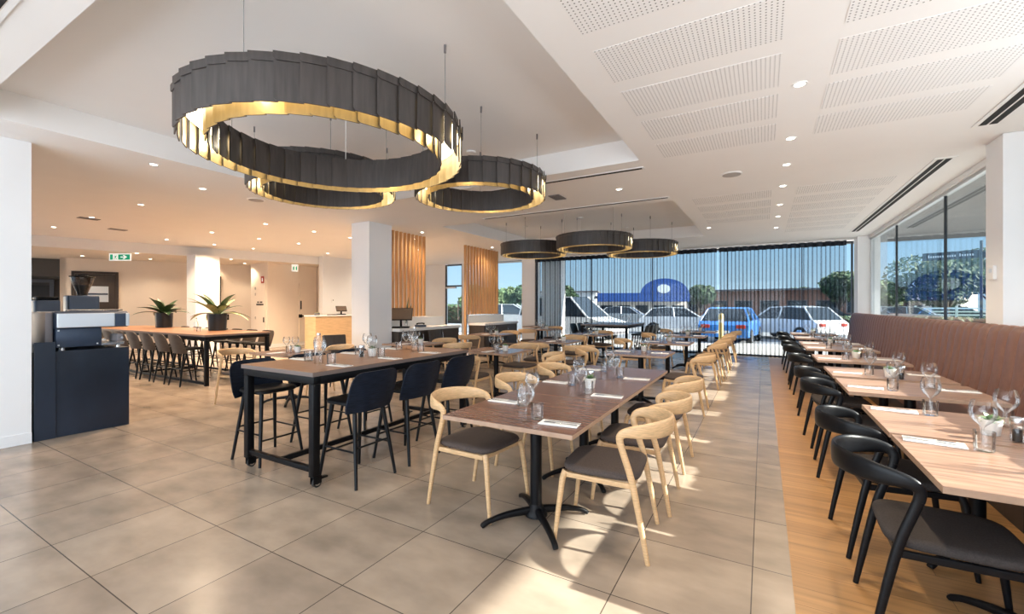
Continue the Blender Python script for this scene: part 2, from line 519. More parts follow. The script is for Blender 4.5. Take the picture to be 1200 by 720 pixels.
# right wall: sill wall, head beam, piers, glazing
XR = 2.20
def wallbox(name, x0, x1, y0, y1, z0, z1, m):
    return struct(MB().box(x0, x1, y0, y1, z0, z1).build(name, m))
wallbox('wall_right', XR, XR + 0.12, -6, 14.3, 0.0, 0.93, M['white'])
wallbox('wall_right', XR, XR + 0.12, -6, 14.3, 3.03, H - 0.002, M['white'])
wallbox('wall_right', 2.03, 2.42, 6.09, 6.47, 0.0, H - 0.002, M['white'])
wallbox('wall_right', 1.99, 2.42, 13.42, 13.9, 0.0, H - 0.002, M['white'])
def glazed(name, axis, pos, a0, a1, z0, z1, divs, fm, transom=None, fw=0.04, fd=0.07, mull=None):
    """window: frame with mullions and one pane per bay, in the plane axis=pos"""
    root = bpy.data.objects.new(name, None); COL.objects.link(root)
    root['kind'] = 'structure'
    def bx(mb, u0, u1, w0, w1, d):
        if axis == 'x': mb.box(pos - d, pos + d, u0, u1, w0, w1)
        else: mb.box(u0, u1, pos - d, pos + d, w0, w1)
    f = MB()
    bx(f, a0, a1, z0, z0 + fw, fd / 2); bx(f, a0, a1, z1 - fw, z1, fd / 2)
    edges = [a0] + list(divs) + [a1]
    for i, e in enumerate(edges):
        if mull and 0 < i < len(edges) - 1: continue
        w = fw if i in (0, len(edges) - 1) else fw * 0.45
        lo = e if i == 0 else e - w if i == len(edges) - 1 else e - w / 2
        bx(f, lo, lo + w, z0 + fw, z1 - fw, fd / 2)
    if transom: bx(f, a0, a1, transom - 0.03, transom + 0.03, fd / 2 - 0.004)
    f.build('window_frame', fm, root)
    if mull:
        for e in divs:
            g = MB(); bx(g, e - 0.009, e + 0.009, z0 + fw, z1 - fw, 0.016); g.build('mullion', mull, root)
    for i in range(len(edges) - 1):
        p = MB(); bx(p, edges[i] + 0.002, edges[i + 1] - 0.002, z0 + 0.01, z1 - 0.01, 0.003)
        p.build('pane', M['pane'], root)
    return root
glazed('window_1', 'x', 2.27, 6.47, 13.42, 0.93, 3.03, [8.55, 11.2], M['silverframe'], mull=M['winframe'])
glazed('window_2', 'x', 2.27, -0.5, 6.09, 0.93, 3.03, [1.5, 4.9], M['silverframe'])
# far wall: curtain glazing, columns, entrance glazing
glazed('window_3', 'y', 14.05, -7.05, 1.99, 0.0, 3.06, [-5.0, -3.0, -0.9, 0.9], M['winframe'])
wallbox('wall_back', -7.62, -7.06, 14.0, 14.35, 0.0, H - 0.002, M['white'])
wallbox('wall_back', -15.0, -11.3, 14.2, 14.35, 0.0, H - 0.002, M['white'])
glazed('window_4', 'y', 14.22, -10.3, -7.63, 0.0, 3.06, [-9.0], M['silverframe'])
wallbox('wall_back', -10.42, -10.31, 14.15, 14.35, 0.0, H - 0.002, M['white'])
dr = glazed('door_1', 'y', 14.22, -11.29, -10.43, 0.0, 3.06, [], M['winframe'], transom=2.2)
MB().box(-10.62, -10.59, 14.13, 14.16, 0.85, 1.5).box(-10.615, -10.595, 14.15, 14.19, 0.9, 0.93).box(-10.615, -10.595, 14.15, 14.19, 1.42, 1.45).build('door_handle', M['steel'], dr)
MB().box(-11.2, -10.7, 14.10, 14.18, 2.1, 2.16).build('door_closer', M['steel'], dr)
# unseen wall behind the camera, made all glazing to let sky light in
glazed('window_5', 'y', -3.0, -16.5, 2.3, 0.0, 3.06, [-13, -9.5, -6, -3.5, -1.0], M['silverframe'])
# left-hand white pier beside the coffee station
struct(MB().box(-7.1, -6.55, -3.0, 1.45, 0, H - 0.002).build('wall_left', M['white']))
struct(MB().box(-6.55, -6.538, -3.0, 1.45, 0.0005, 0.11).build('baseboard_left', M['white']))
# free-standing white columns
struct(MB().box(-7.32, -6.81, 6.15, 6.76, 0.0, H - 0.002).build('trim_3', M['white']))
# lobby walls
w1a, w1b = (-18.05, 4.55), (-16.75, 7.25)
P70 = on_line(70, w1a, w1b)
dW = (Vector((w1b[0], w1b[1], 0)) - Vector((w1a[0], w1a[1], 0))).normalized()
nW = Vector((-dW.y, dW.x, 0))
wend = Vector((w1a[0], w1a[1], 0)) + dW * 6.2
struct(slab(P70, wend, 0.2, 0, LZ).build('wall_left', M['cream']))
# corridor to the left of it: darker lining, dark ceiling drop, dark door
cor = P70 + nW * 2.6
struct(slab(P70, cor, -0.15, 0, LZ).build('wall_left', M['cream']))
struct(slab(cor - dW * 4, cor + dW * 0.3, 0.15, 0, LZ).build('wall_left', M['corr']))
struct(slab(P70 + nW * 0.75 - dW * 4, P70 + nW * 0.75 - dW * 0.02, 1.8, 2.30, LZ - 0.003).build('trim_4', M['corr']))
dd = cor - dW * 1.75 - nW * 0.02
d2 = bpy.data.objects.new('door_2', None); COL.objects.link(d2); d2['kind'] = 'structure'
slab(dd, dd + dW * 1.0, -0.05, 0.002, 2.08).build('door_leaf', M['door_dark'], d2)
slab(dd - dW * 0.1, dd - dW * 0.002, -0.09, 0.002, 2.18).build('door_frame', M['greyplastic'], d2)
slab(dd + dW * 1.002, dd + dW * 1.1, -0.09, 0.002, 2.18).build('door_frame', M['greyplastic'], d2)
slab(dd - dW * 0.1, dd + dW * 1.1, -0.09, 2.181, 2.28).build('door_frame', M['greyplastic'], d2)
# dark door with a viewing panel in the lobby wall
def wall_door(name, pl, pr, ztop, a, b, leafm, window=None):
    A, B = on_line(pl, a, b), on_line(pr, a, b)
    d = (B - A).normalized(); n = Vector((d.y, -d.x, 0))
    r = bpy.data.objects.new(name, None); COL.objects.link(r); r['kind'] = 'structure'
    L = (B - A).length
    def pc(u0, u1, z0, z1, t0, t1, nm, m):
        p0, p1 = A + d * u0 + n * t0, A + d * u1 + n * t0
        slab(p0, p1, -(t1 - t0), z0, z1).build(nm, m, r)
    pc(0, 0.07, 0.002, ztop, 0.001, 0.05, 'door_frame', M['door_dark'])
    pc(L - 0.07, L, 0.002, ztop, 0.001, 0.05, 'door_frame', M['door_dark'])
    pc(0.071, L - 0.071, ztop - 0.07, ztop, 0.001, 0.05, 'door_frame', M['door_dark'])
    pc(0.075, L - 0.075, 0.004, ztop - 0.075, 0.001, 0.03, 'door_leaf', leafm)
    return A, d, n, L, pc, r
A, d, n, L, pc, r = wall_door('door_3', 84, 139, 2.45, w1a, w1b, M['door_dark'])
k = L / 55.0
pc(13 * k, 43 * k, 1.52, 2.0, 0.031, 0.045, 'view_panel', M['silver'])
pc(13.5 * k, 42.5 * k, 1.74, 1.79, 0.046, 0.05, 'view_panel_bar', M['navymetal'])
# column in front of the lobby opening
cl = on_line(213, (-15.05, 3.3), (-13.2, 9.6)); cm = on_line(223, (-15.05, 3.3), (-13.2, 9.6)); 
struct(MB().box(cl.x + 0.05, cl.x + 0.55, cl.y + 0.1, cl.y + 0.72, 0, LZ - 0.002).build('trim_5', M['white']))
# dark door right of the column
A, d, n, L, pc, r = wall_door('door_4', 243, 259, 2.42, w1a, w1b, M['door_dark'])
# projecting white wall with the corner near photo column 313, reception back wall
struct(MB().box(-15.3, -14.32, 8.6, 10.45, 0, LZ - 0.001).build('wall_left', M['cream']))
struct(MB().box(-14.32, -14.308, 8.61, 10.4, 0.0005, 0.12).build('baseboard_left', M['white']))
struct(MB().box(-13.25, -13.05, 9.75, 14.2, 0, H - 0.002).build('wall_left', M['white']))
struct(MB().box(-15.3, -13.25, 10.46, 10.6, 0, LZ - 0.001).build('wall_left', M['cream']))
d5 = bpy.data.objects.new('door_5', None); COL.objects.link(d5); d5['kind'] = 'structure'
MB().box(-14.318, -14.29, 9.72, 10.38, 0.125, 2.2).build('door_leaf', M['cream'], d5)
MB().box(-14.288, -14.262, 9.76, 9.80, 1.28, 1.58).build('push_plate', M['door_dark'], d5)
MB().box(-14.288, -14.262, 9.70, 9.82, 0.98, 1.1).rbox(-14.26, -14.2, 9.70, 9.84, 1.02, 1.06, 0.01).build('door_handle', M['blackmetal'], d5)
d6 = bpy.data.objects.new('door_6', None); COL.objects.link(d6); d6['kind'] = 'structure'
MB().box(-15.05, -14.4, 8.57, 8.598, 0.004, 2.3).build('door_leaf', M['cream'], d6)
for z in (0.95, 1.75, 1.95):
    MB().box(-14.98, -14.95, 8.55, 8.57, z, z + 0.09).build('hinge', M['steel'], d6)
MB().box(-14.50, -14.47, 8.545, 8.57, 0.85, 1.02).build('door_handle', M['blackmetal'], d6)
for x0, x1, z in ((-14.86, -14.56, 1.50), (-14.92, -14.5, 1.42)):
    t_ = MB()
    n_ = 6 if z > 1.45 else 10
    w_ = (x1 - x0) / n_
    for i in range(n_):
        if n_ == 6 and i == 2: continue
        t_.box(x0 + i * w_, x0 + (i + 0.72) * w_, 8.563, 8.57, z, z + 0.05)
    t_.build('lettering', M['text'], d6)
# far-left end wall closing the lobby, rear closing walls
struct(MB().box(-24.1, -24, -3, 14.2, 0, LZ).build('wall_left', M['cream']))

# slot diffusers in the ceiling
def slot(x0, x1, y0, y1, label, nsl=2):
    cx, cy = (x0 + x1) / 2, (y0 + y1) / 2
    t = thing('slot_diffuser', label, 'ceiling vent', (cx, cy, H))
    a, b = (x1 - x0) / 2, (y1 - y0) / 2
    MB().box(-a, a, -b, b, -0.008, -0.0006).build('frame', M['trimwhite'], t)
    s = MB()
    for k in range(nsl):
        f0, f1 = -0.72 + 1.44 * (k + 0.12) / nsl, -0.72 + 1.44 * (k + 0.88) / nsl
        if a < b: s.box(a * f0, a * f1, -b * 0.985, b * 0.985, -0.0105, -0.0085)
        else: s.box(-a * 0.985, a * 0.985, b * f0, b * f1, -0.0105, -0.0085)
    s.build('slot', M['slot'], t)
slot(1.70, 1.90, 6.75, 12.5, 'long white slot air vent running above the far right window')
slot(1.70, 1.90, 0.4, 5.74, 'slot air vent at the upper right edge above the near window')
slot(-4.4, -1.26, 5.38, 5.47, 'thin slot vent just behind the near ceiling coffer', 1)
slot(-4.7, -1.26, 7.05, 7.14, 'thin slot vent just before the far ceiling coffer', 1)
slot(-4.6, -3.45, 0.52, 0.74, 'slot air vent in the top left corner of the ceiling', 3)
def mk_grille(label, cat, g):
    o = thing('ceiling_speaker', label, cat, group=g)
    MB().lathe([(0.115, -0.012), (0.125, -0.008), (0.125, -0.0006)], 28, close=True).build('rim', M['trimwhite'], o, 40)
    MB().lathe([(0.108, -0.0145), (0.108, -0.0125)], 28, close=True).build('mesh_cover', mat('speaker_mesh', (0.42, 0.40, 0.39), 0.8), o, 40)
    return o
grille = Proto(mk_grille)
for p, l in (((-0.35, 6.25), 'round ceiling speaker left of the aisle downlights'), (at_z(300, 234, H), 'round ceiling speaker below the left pendant ring')):
    grille((p[0], p[1], H), 0, l, 'ceiling speaker')
for p, l in ((at_z(138, 269, H), 'small rectangular ceiling vent above the green exit sign'), (at_z(104, 256, H), 'small ceiling sensor box left of the exit sign'), (at_z(653, 231, H), 'small ceiling vent between the two coffers')):
    o = thing('ceiling_vent', l, 'ceiling vent', (p[0], p[1], H))
    MB().rbox(-0.09, 0.09, -0.15, 0.15, -0.012, -0.0006, 0.003).build('frame', M['greyplastic'], o)

# downlights
def mk_dl(label, cat, g):
    o = thing('downlight', label, cat, group=g)
    MB().lathe([(0.036, -0.004), (0.05, -0.006), (0.052, -0.0006)], 20).build('trim_ring', M['trimwhite'], o, 40)
    MB().lathe([(0.036, -0.003), (0.036, -0.001)], 20, close=True).build('lens', M['lens'], o)
    return o
dlp = Proto(mk_dl)
def downlight(x, y, label, group, watt=26, z=H, color=(1.0, 0.82, 0.62), size=2.3):
    o = dlp((x, y, z), 0, label, 'downlight', group)
    l = lamp('downlight_beam', 'SPOT', (x, y, z - 0.012), watt, color, (0, 0, 0), spot_size=size, spot_blend=0.7, shadow_soft_size=0.045)
    l.parent = o; l.location = (0, 0, -0.012)
ai = ['nearest', 'second', 'third', 'fourth', 'fifth', 'sixth', 'farthest']
for i, y in enumerate((3.97, 5.21, 6.16, 7.23, 8.55, 9.67, 11.04)):
    downlight(0.24, y, f'{ai[i]} downlight in the row over the timber aisle', 'aisle downlights', 108 if y < 8 else 85, color=(1.0, 0.80, 0.56))
downlight(0.24, 2.3, 'downlight over the aisle just out of the top of the photo', 'aisle downlights', 108, color=(1.0, 0.80, 0.56))
downlight(-1.02, 10.34, 'single downlight right of the far coffer', 'ceiling downlights', 40)
downlight(-1.81, 6.26, 'downlight between the two ceiling coffers', 'ceiling downlights', 40)
downlight(-3.9, 6.26, 'downlight behind the middle pendant ring', 'ceiling downlights', 40)
_rows = (('first', 3.25, (-7.0, -9.0, -11.1, -13.2)), ('second', 5.30, (-8.9, -11.0, -13.2)), ('third', 6.40, (-8.87, -11.03, -13.16)), ('fourth', 7.43, (-8.9, -10.95, -13.1)))
for rn, y, cols in _rows:
    for i, x in enumerate(cols):
        downlight(x, y, f'warm downlight, {ai[i]} to the right in the {rn} row of the left ceiling'.replace('nearest to', 'first from').replace('second to', 'second from').replace('third to', 'third from').replace('fourth to', 'fourth from'), 'left ceiling downlights', 320, color=(1.0, 0.74, 0.50))
for x, y, l in ((-7.6, 8.37, 'downlight on the ceiling right behind the left timber screen'), (-9.05, 10.08, 'downlight on the ceiling between the two timber screens'), (-11.0, 10.1, 'downlight on the ceiling right of the reception desk')):
    downlight(x, y, l, 'left ceiling downlights', 320, color=(1.0, 0.74, 0.50))
for px, py, l in ((160, 297, 'lobby downlight just right of the green exit sign'), (249, 309, 'lobby downlight right beside the lobby column'), (271, 304, 'lobby downlight farther right of the lobby column')):
    p = at_z(px, py, LZ); downlight(p.x, p.y, l, 'lobby downlights', 38, LZ, (1.0, 0.72, 0.46))
for px, l in ((105, 'lobby downlight washing the wall above the dark door'), (180, 'lobby downlight washing the wall above the left planter'), (285, 'lobby downlight washing the wall beside the red sign')):
    p = on_line(px, w1a, w1b) - nW * 0.9; downlight(p.x, p.y, l, 'lobby downlights', 75, LZ, (1.0, 0.76, 0.52))
for y, q in ((9.3, 'nearest'), (11.2, 'middle'), (12.6, 'farthest')):
    downlight(-12.2, y, f'{q} downlight in the row over the reception desk', 'reception downlights', 60, color=(1.0, 0.80, 0.58))
downlight(-6.8, 7.7, 'downlight washing the left timber screen', 'screen downlights', 60, color=(1.0, 0.78, 0.5), size=2.6)
downlight(-6.8, 10.7, 'downlight washing the right timber screen', 'screen downlights', 60, color=(1.0, 0.78, 0.5), size=2.6)
downlight(-6.3, 2.4, 'downlight above the coffee counter', 'left ceiling downlights', 24, color=(1.0, 0.85, 0.7))

# ================================================================== FURNITURE BUILDERS
V = Vector
def frame_path():
    """right-hand half of the chair frame: rear foot up to the arm bend, then round to the middle of the back.
    rows: x, y, z, outward-normal angle(deg), half height, half thickness"""
    leg = [(-0.275, -0.250, 0.000, -90, 0.0125, 0.0120), (-0.235, -0.248, 0.220, -90, 0.0165, 0.0135),
           (-0.190, -0.246, 0.440, -90, 0.0190, 0.0150), (-0.150, -0.247, 0.570, -90, 0.0195, 0.0150), (-0.128, -0.249, 0.640, -90, 0.0200, 0.0150)]
    band = [leg[-1], (-0.125, -0.252, 0.680, -92, 0.0215, 0.0150), (-0.150, -0.255, 0.706, -96, 0.0260, 0.0150), (-0.205, -0.247, 0.717, -108, 0.0360, 0.0140),
            (-0.275, -0.214, 0.722, -126, 0.0440, 0.0125), (-0.335, -0.150, 0.724, -145, 0.0490, 0.0115), (-0.372, -0.075, 0.725, -163, 0.0510, 0.0110), (-0.384, 0.0, 0.725, -180, 0.0515, 0.0110)]
    return leg, band
def sweep_rows(rows, n, sub=4):
    rr = crom(rows, sub)
    pts = [V(r[:3]) for r in rr]
    wid = []
    for i, r in enumerate(rr):
        t = (pts[min(i + 1, len(pts) - 1)] - pts[max(i - 1, 0)]).normalized()
        nn = V((math.cos(R_(r[3])), math.sin(R_(r[3])), 0))
        wid.append(nn.cross(t))
    return pts, wid, [r[4] for r in rr], [r[5] for r in rr]

def make_chair(wood, band_m, fab):
    def f(label, cat, g):
        o = thing('dining_chair', label, cat, group=g)
        # upholstered seat: rounded trapezoid, slightly dished
        mb = MB()
        N = 40
        def outline(sc, z, dz=0):
            r = []
            for k in range(N):
                a = 2 * PI * k / N
                ca, sa = math.cos(a), math.sin(a)
                x = math.copysign(abs(ca) ** 0.42, ca) * 0.232; y = math.copysign(abs(sa) ** 0.40, sa) * (0.232 - 0.012 * ca)
                r.append((0.005 + x * sc, y * sc, z + dz * (0.3 - abs(sa)) ))
            return r
        rings = [outline(0.93, 0.428), outline(0.985, 0.434), outline(1.0, 0.446), outline(0.99, 0.458), outline(0.95, 0.467), outline(0.8, 0.468), outline(0.45, 0.464), outline(0.1, 0.462)]
        vs = [p for r in rings for p in r]
        fs = [(i * N + k, i * N + (k + 1) % N, (i + 1) * N + (k + 1) % N, (i + 1) * N + k) for i in range(len(rings) - 1) for k in range(N)]
        fs += [tuple(range(N - 1, -1, -1)), tuple((len(rings) - 1) * N + k for k in range(N))]
        mb.add(vs, fs).build('seat', fab, o, 60)
        # apron frame under the seat
        mb = MB()
        pts = [(-0.19, -0.235, 0.41), (0.195, -0.205, 0.41), (0.195, 0.205, 0.41), (-0.19, 0.235, 0.41)]
        for i in range(4):
            a, b = V(pts[i]), V(pts[(i + 1) % 4])
            mb.sweep([a, a.lerp(b, 0.5), b], [V((0, 0, 1))] * 3, [0.0165] * 3, [0.011] * 3, 8, 4)
        mb.build('seat_frame', wood, o, 40)
        leg, band = frame_path()
        pts, wid, hw, ht = sweep_rows(leg, 12, 3)
        for s in (1, -1):
            q = [V((p.x, p.y * s, p.z)) for p in pts]; w = [V((u.x, u.y * s, u.z)) for u in wid]
            MB().sweep(q, w, hw, ht, 10, 2.4).build('leg', wood, o, 50)
            a = [V((0.268, 0.226 * s, 0)), V((0.245, 0.218 * s, 0.2)), V((0.222, 0.206 * s, 0.385)), V((0.205, 0.196 * s, 0.428))]
            MB().tube(a, [0.0115, 0.0155, 0.019, 0.022], 10).build('leg', wood, o, 50)
        full = band + [(r[0], -r[1], r[2], -180 - (180 + r[3]), r[4], r[5]) for r in reversed(band[:-1])]
        pts, wid, hw, ht = sweep_rows(full, 12, 4)
        MB().sweep(pts, wid, hw, ht, 14, 2.6).build('backrest', band_m, o, 50)
        return o
    return f
oak_chair = Proto(make_chair(M['oak'], M['oakband'], M['fabric']))
black_chair = Proto(make_chair(M['blackwood'], M['blackwood'], M['fabric2']))

def make_stool(shell, seatm, legm):
    def f(label, cat, g):
        o = thing('bar_stool', label, cat, group=g)
        # faces +x ; seat height 0.65, low curved back to 0.86
        mb = MB(); N = 32
        rings = []
        for sc, z in ((0.9, 0.625), (0.99, 0.632), (1.0, 0.645), (0.97, 0.657), (0.8, 0.662), (0.2, 0.655)):
            r = []
            for k in range(N):
                a = 2 * PI * k / N; ca, sa = math.cos(a), math.sin(a)
                r.append((0.0 + math.copysign(abs(ca) ** 0.5, ca) * 0.195 * sc, math.copysign(abs(sa) ** 0.5, sa) * 0.205 * sc, z))
            rings += r
        R = 6
        fs = [(i * N + k, i * N + (k + 1) % N, (i + 1) * N + (k + 1) % N, (i + 1) * N + k) for i in range(R - 1) for k in range(N)]
        fs += [tuple(range(N - 1, -1, -1)), tuple((R - 1) * N + k for k in range(N))]
        mb.add(rings, fs).build('seat', seatm, o, 60)
        # moulded back shell: wraps the rear, rounded top corners
        nu, nv = 16, 9
        vs = []
        for side in (0, 1):
            for j in range(nv):
                v = j / (nv - 1)
                for i in range(nu + 1):
                    u = i / nu * 2 - 1
                    z = 0.575 + v * 0.325
                    taper = 1.0
                    if v > 0.6: taper = 1 - 0.07 * ((v - 0.6) / 0.4) ** 3
                    if v < 0.25: taper = 1 - 0.05 * ((0.25 - v) / 0.25) ** 2
                    y = 0.240 * u * taper
                    x = -0.200 - 0.075 * v + 0.060 * abs(u) ** 2.2 * (1 - 0.2 * v)
                    if side: x += 0.013
                    z += -0.045 * abs(u) ** 9 * v
                    vs.append((x, y, z))
        w = nu + 1; n1 = nv * w
        fs = []
        for j in range(nv - 1):
            for i in range(nu):
                a = j * w + i
                fs.append((a, a + 1, a + w + 1, a + w)); fs.append((n1 + a, n1 + a + w, n1 + a + w + 1, n1 + a + 1))
        for i in range(nu):
            fs.append((i, n1 + i, n1 + i + 1, i + 1)); b = (nv - 1) * w + i
            fs.append((b, b + 1, n1 + b + 1, n1 + b))
        for j in range(nv - 1):
            a = j * w; fs.append((a, a + w, n1 + a + w, n1 + a)); b = a + nu
            fs.append((b, n1 + b, n1 + b + w, b + w))
        MB().add(vs, fs).build('backrest', shell, o, 50)
        feet = [(0.215, -0.205), (0.215, 0.205), (-0.225, -0.205), (-0.225, 0.205)]
        tops = [(0.13, -0.14), (0.13, 0.14), (-0.13, -0.14), (-0.13, 0.14)]
        P = lambda i, z: V((feet[i][0] + (tops[i][0] - feet[i][0]) * z / 0.63, feet[i][1] + (tops[i][1] - feet[i][1]) * z / 0.63, z))
        for i in range(4):
            MB().tube([P(i, 0), P(i, 0.3), P(i, 0.628)], [0.0125, 0.016, 0.019], 10).build('leg', legm, o, 50)
        s = MB()
        for a, b, z in ((0, 1, 0.22), (2, 3, 0.30), (0, 2, 0.27), (1, 3, 0.27)):
            s.tube([P(a, z), P(b, z)], 0.0085, 8)
        s.build('footrest', legm, o, 50)
        return o
    return f
navy_stool = Proto(make_stool(M['bluewood'], M['blackseat'], M['blackwood']))
taupe_stool = Proto(make_stool(M['taupewood'], M['blackseat'], M['blackwood']))
dark_stool = Proto(make_stool(M['blackwood'], M['blackseat'], M['blackwood']))

TZ = 0.74
def make_table(w, d, topm):
    def f(label, cat, g):
        o = thing('pedestal_table', label, cat, group=g)
        mb = MB(); mb.rbox(-w / 2, w / 2, -d / 2, d / 2, TZ - 0.028, TZ, 0.002)
        for i, fc in enumerate(mb.f):
            zs = [mb.v[k][2] for k in fc]
            mb.m[i] = 0 if min(zs) > TZ - 0.0035 else 1
        mb.build('table_top', [topm, M['edge']], o)
        MB().tube([(0, 0, 0.055), (0, 0, 0.70)], 0.038, 20).lathe([(0.038, 0.12), (0.055, 0.085), (0.075, 0.06), (0.075, 0.045)], 20).build('column', M['blackmetal'], o, 40)
        MB().rbox(-0.19, 0.19, -0.19, 0.19, 0.696, 0.7115, 0.004).build('top_plate', M['blackmetal'], o)
        for k in range(4):
            a = PI / 4 + k * PI / 2
            ca, sa = math.cos(a), math.sin(a)
            rows = [(0.03, 0.078, 0.026, 0.024), (0.12, 0.074, 0.022, 0.021), (0.22, 0.064, 0.018, 0.019), (0.31, 0.042, 0.015, 0.017), (0.352, 0.022, 0.016, 0.017), (0.365, 0.012, 0.011, 0.015)]
            rr = crom(rows, 3)
            pts = [V((r[0] * ca, r[0] * sa, r[1])) for r in rr]
            MB().sweep(pts, [V((0, 0, 1))] * len(pts), [r[2] for r in rr], [r[3] for r in rr], 10, 3).build('base_foot', M['blackmetal'], o, 50)
        return o
    return f
tbl_dark = Proto(make_table(0.86, 0.868, M['top_dark']))
tbl_row = Proto(make_table(0.82, 0.74, M['top_dark']))
tbl_light = Proto(make_table(0.90, 0.765, M['top_light']))

# glassware and settings ------------------------------------------------
def mk_wine(label, cat, g):
    o = thing('wine_glass', label, cat, group=g)
    outer = [(0.034, 0.0), (0.034, 0.0015), (0.012, 0.005), (0.0042, 0.012), (0.0036, 0.05), (0.0045, 0.088), (0.016, 0.102), (0.036, 0.122), (0.049, 0.146), (0.052, 0.166), (0.049, 0.19), (0.041, 0.218)]
    MB().lathe(outer, 24).build('bowl_and_stem', M['glass'], o, 80)
    return o
wine = Proto(mk_wine)
def mk_wineprop(): pass
def mk_tumbler(label, cat, g):
    o = thing('tumbler', label, cat, group=g)
    MB().lathe([(0.0, 0.0), (0.034, 0.0), (0.036, 0.004), (0.0385, 0.092), (0.0365, 0.092), (0.0335, 0.013), (0.0, 0.011)], 20).build('glass_body', M['glass'], o, 40)
    return o
tumbler = Proto(mk_tumbler)
def mk_napkin(label, cat, g):
    o = thing('napkin', label, cat, group=g)
    MB().rbox(-0.115, 0.115, -0.05, 0.05, 0.0, 0.006, 0.0025).build('folded_cloth', M['napkin'], o)
    return o
napkin = Proto(mk_napkin)
def mk_fork(label, cat, g):
    o = thing('fork', label, cat, group=g)
    MB().sweep([V((-0.10, 0, 0.003)), V((-0.04, 0, 0.004)), V((0.03, 0, 0.0035))], [V((0, 1, 0))] * 3, [0.006, 0.004, 0.003], [0.0014] * 3, 8).build('handle', M['steel'], o, 50)
    t = MB().box(0.028, 0.052, -0.010, 0.010, 0.003, 0.0045)
    for k in range(4): t.box(0.052, 0.095, -0.0098 + k * 0.0054, -0.0066 + k * 0.0054, 0.003, 0.0048)
    t.build('tines', M['steel'], o)
    return o
fork = Proto(mk_fork)
def mk_knife(label, cat, g):
    o = thing('knife', label, cat, group=g)
    MB().sweep([V((-0.11, 0, 0.003)), V((-0.06, 0, 0.004)), V((-0.01, 0, 0.003))], [V((0, 1, 0))] * 3, [0.0055, 0.006, 0.004], [0.002] * 3, 8).build('handle', M['steel'], o, 50)
    MB().prism([(-0.01, -0.004), (0.08, -0.006), (0.105, 0.002), (0.09, 0.0055), (-0.01, 0.004)], 0.0022, 0.0036).build('blade', M['steel'], o)
    return o
knife = Proto(mk_knife)
def leafblade(mb, base, ang, up, L, w, droop=0.5, n=6):
    """one pointed leaf as a curved strip with a fold"""
    d = V((math.cos(ang), math.sin(ang), 0)); q = V((-d.y, d.x, 0))
    b = len(mb.v); vs = []
    for i in range(n + 1):
        t = i / n
        e = up - droop * t * 1.6
        if i == 0: p = V(base)
        else: p = p + (d * math.cos(e) + V((0, 0, 1)) * math.sin(e)) * (L / n)
        ww = w * math.sin(PI * min(1, 0.10 + 0.9 * t)) ** 0.8 * (1 if t < 1 else 0) + 0.0008
        f = V((0, 0, 1)) * ww * 0.25
        vs += [p - q * ww + f, p, p + q * ww + f]
    fs = []
    for i in range(n):
        a = 3 * i
        fs += [(a, a + 1, a + 4, a + 3), (a + 1, a + 2, a + 5, a + 4)]
    mb.add(vs, fs)
def mk_potplant(label, cat, g):
    o = thing('potted_succulent', label, cat, group=g)
    MB().lathe([(0.0, 0.0), (0.034, 0.0), (0.037, 0.003), (0.047, 0.082), (0.044, 0.082), (0.041, 0.06)], 22).build('pot', M['pot'], o, 40)
    MB().lathe([(0.0, 0.066), (0.0415, 0.064)], 16).build('soil', M['soil'], o)
    mb = MB(); rnd = random.Random(3)
    for ring, (n, up, L) in enumerate(((9, 0.25, 0.06), (8, 0.65, 0.058), (6, 1.05, 0.05), (3, 1.35, 0.04))):
        for k in range(n):
            leafblade(mb, (0, 0, 0.066), 2 * PI * (k + 0.5 * ring) / n + rnd.uniform(-.15, .15), up, L * rnd.uniform(.9, 1.15), 0.011, 0.15, 4)
    mb.build('leaves', M['succ'], o, 60)
    return o
potplant = Proto(mk_potplant)
def mk_mill(label, cat, g):
    o = thing('pepper_grinder', label, cat, group=g)
    MB().lathe([(0.024, 0.0), (0.0255, 0.003), (0.0255, 0.085), (0.022, 0.09)], 20).build('glass_jar', M['glass'], o, 40)
    MB().lathe([(0.0, 0.004), (0.0175, 0.004), (0.0175, 0.062), (0.0, 0.064)], 14).build('peppercorns', M['bean'], o, 40)
    MB().lathe([(0.0, 0.09), (0.0265, 0.09), (0.0275, 0.094), (0.0275, 0.118), (0.025, 0.122), (0.0, 0.122)], 20).build('cap', M['steel'], o, 40)
    return o
mill = Proto(mk_mill)
def mk_bottle(label, cat, g):
    o = thing('water_bottle', label, cat, group=g)
    MB().lathe([(0.0, 0.0), (0.036, 0.0), (0.038, 0.004), (0.038, 0.15), (0.03, 0.185), (0.015, 0.205), (0.014, 0.25), (0.016, 0.252)], 20).build('bottle_body', M['glass'], o, 40)
    MB().lathe([(0.0, 0.245), (0.0165, 0.253), (0.0165, 0.268), (0.0, 0.27)], 14).build('stopper', M['steel'], o, 40)
    return o
bottle = Proto(mk_bottle)

def setting(ax, ay, ang, z, where, group, cut=True, nap=True, rv=0.0, gl=True):
    """a place setting; (ax, ay) is the middle of its table edge, ang points from the diner into the table"""
    c, s = math.cos(ang), math.sin(ang)
    P = lambda f, l: (ax + c * f - s * l, ay + s * f + c * l, z + 0.0006)
    if nap:
        napkin(P(0.145, 0.0), ang + rv, f'white folded napkin at {where}', 'napkin', group and group + ' napkins')
    if cut:
        p = P(0.135, 0.018); fork((p[0], p[1], z + 0.0070), ang + rv, f'steel fork on the napkin, {where}', 'fork', group and group + ' forks')
        p = P(0.135, -0.018); knife((p[0], p[1], z + 0.0070), ang + rv, f'steel knife on the napkin, {where}', 'knife', group and group + ' knives')
    if gl:
        p = P(0.31, -0.045); tumbler(p, 0, f'clear glass tumbler at {where}', 'glass', group and group + ' tumblers')
        p = P(0.335, 0.05); wine(p, 0, f'stemmed wine glass at {where}', 'wine glass', group and group + ' wine glasses')

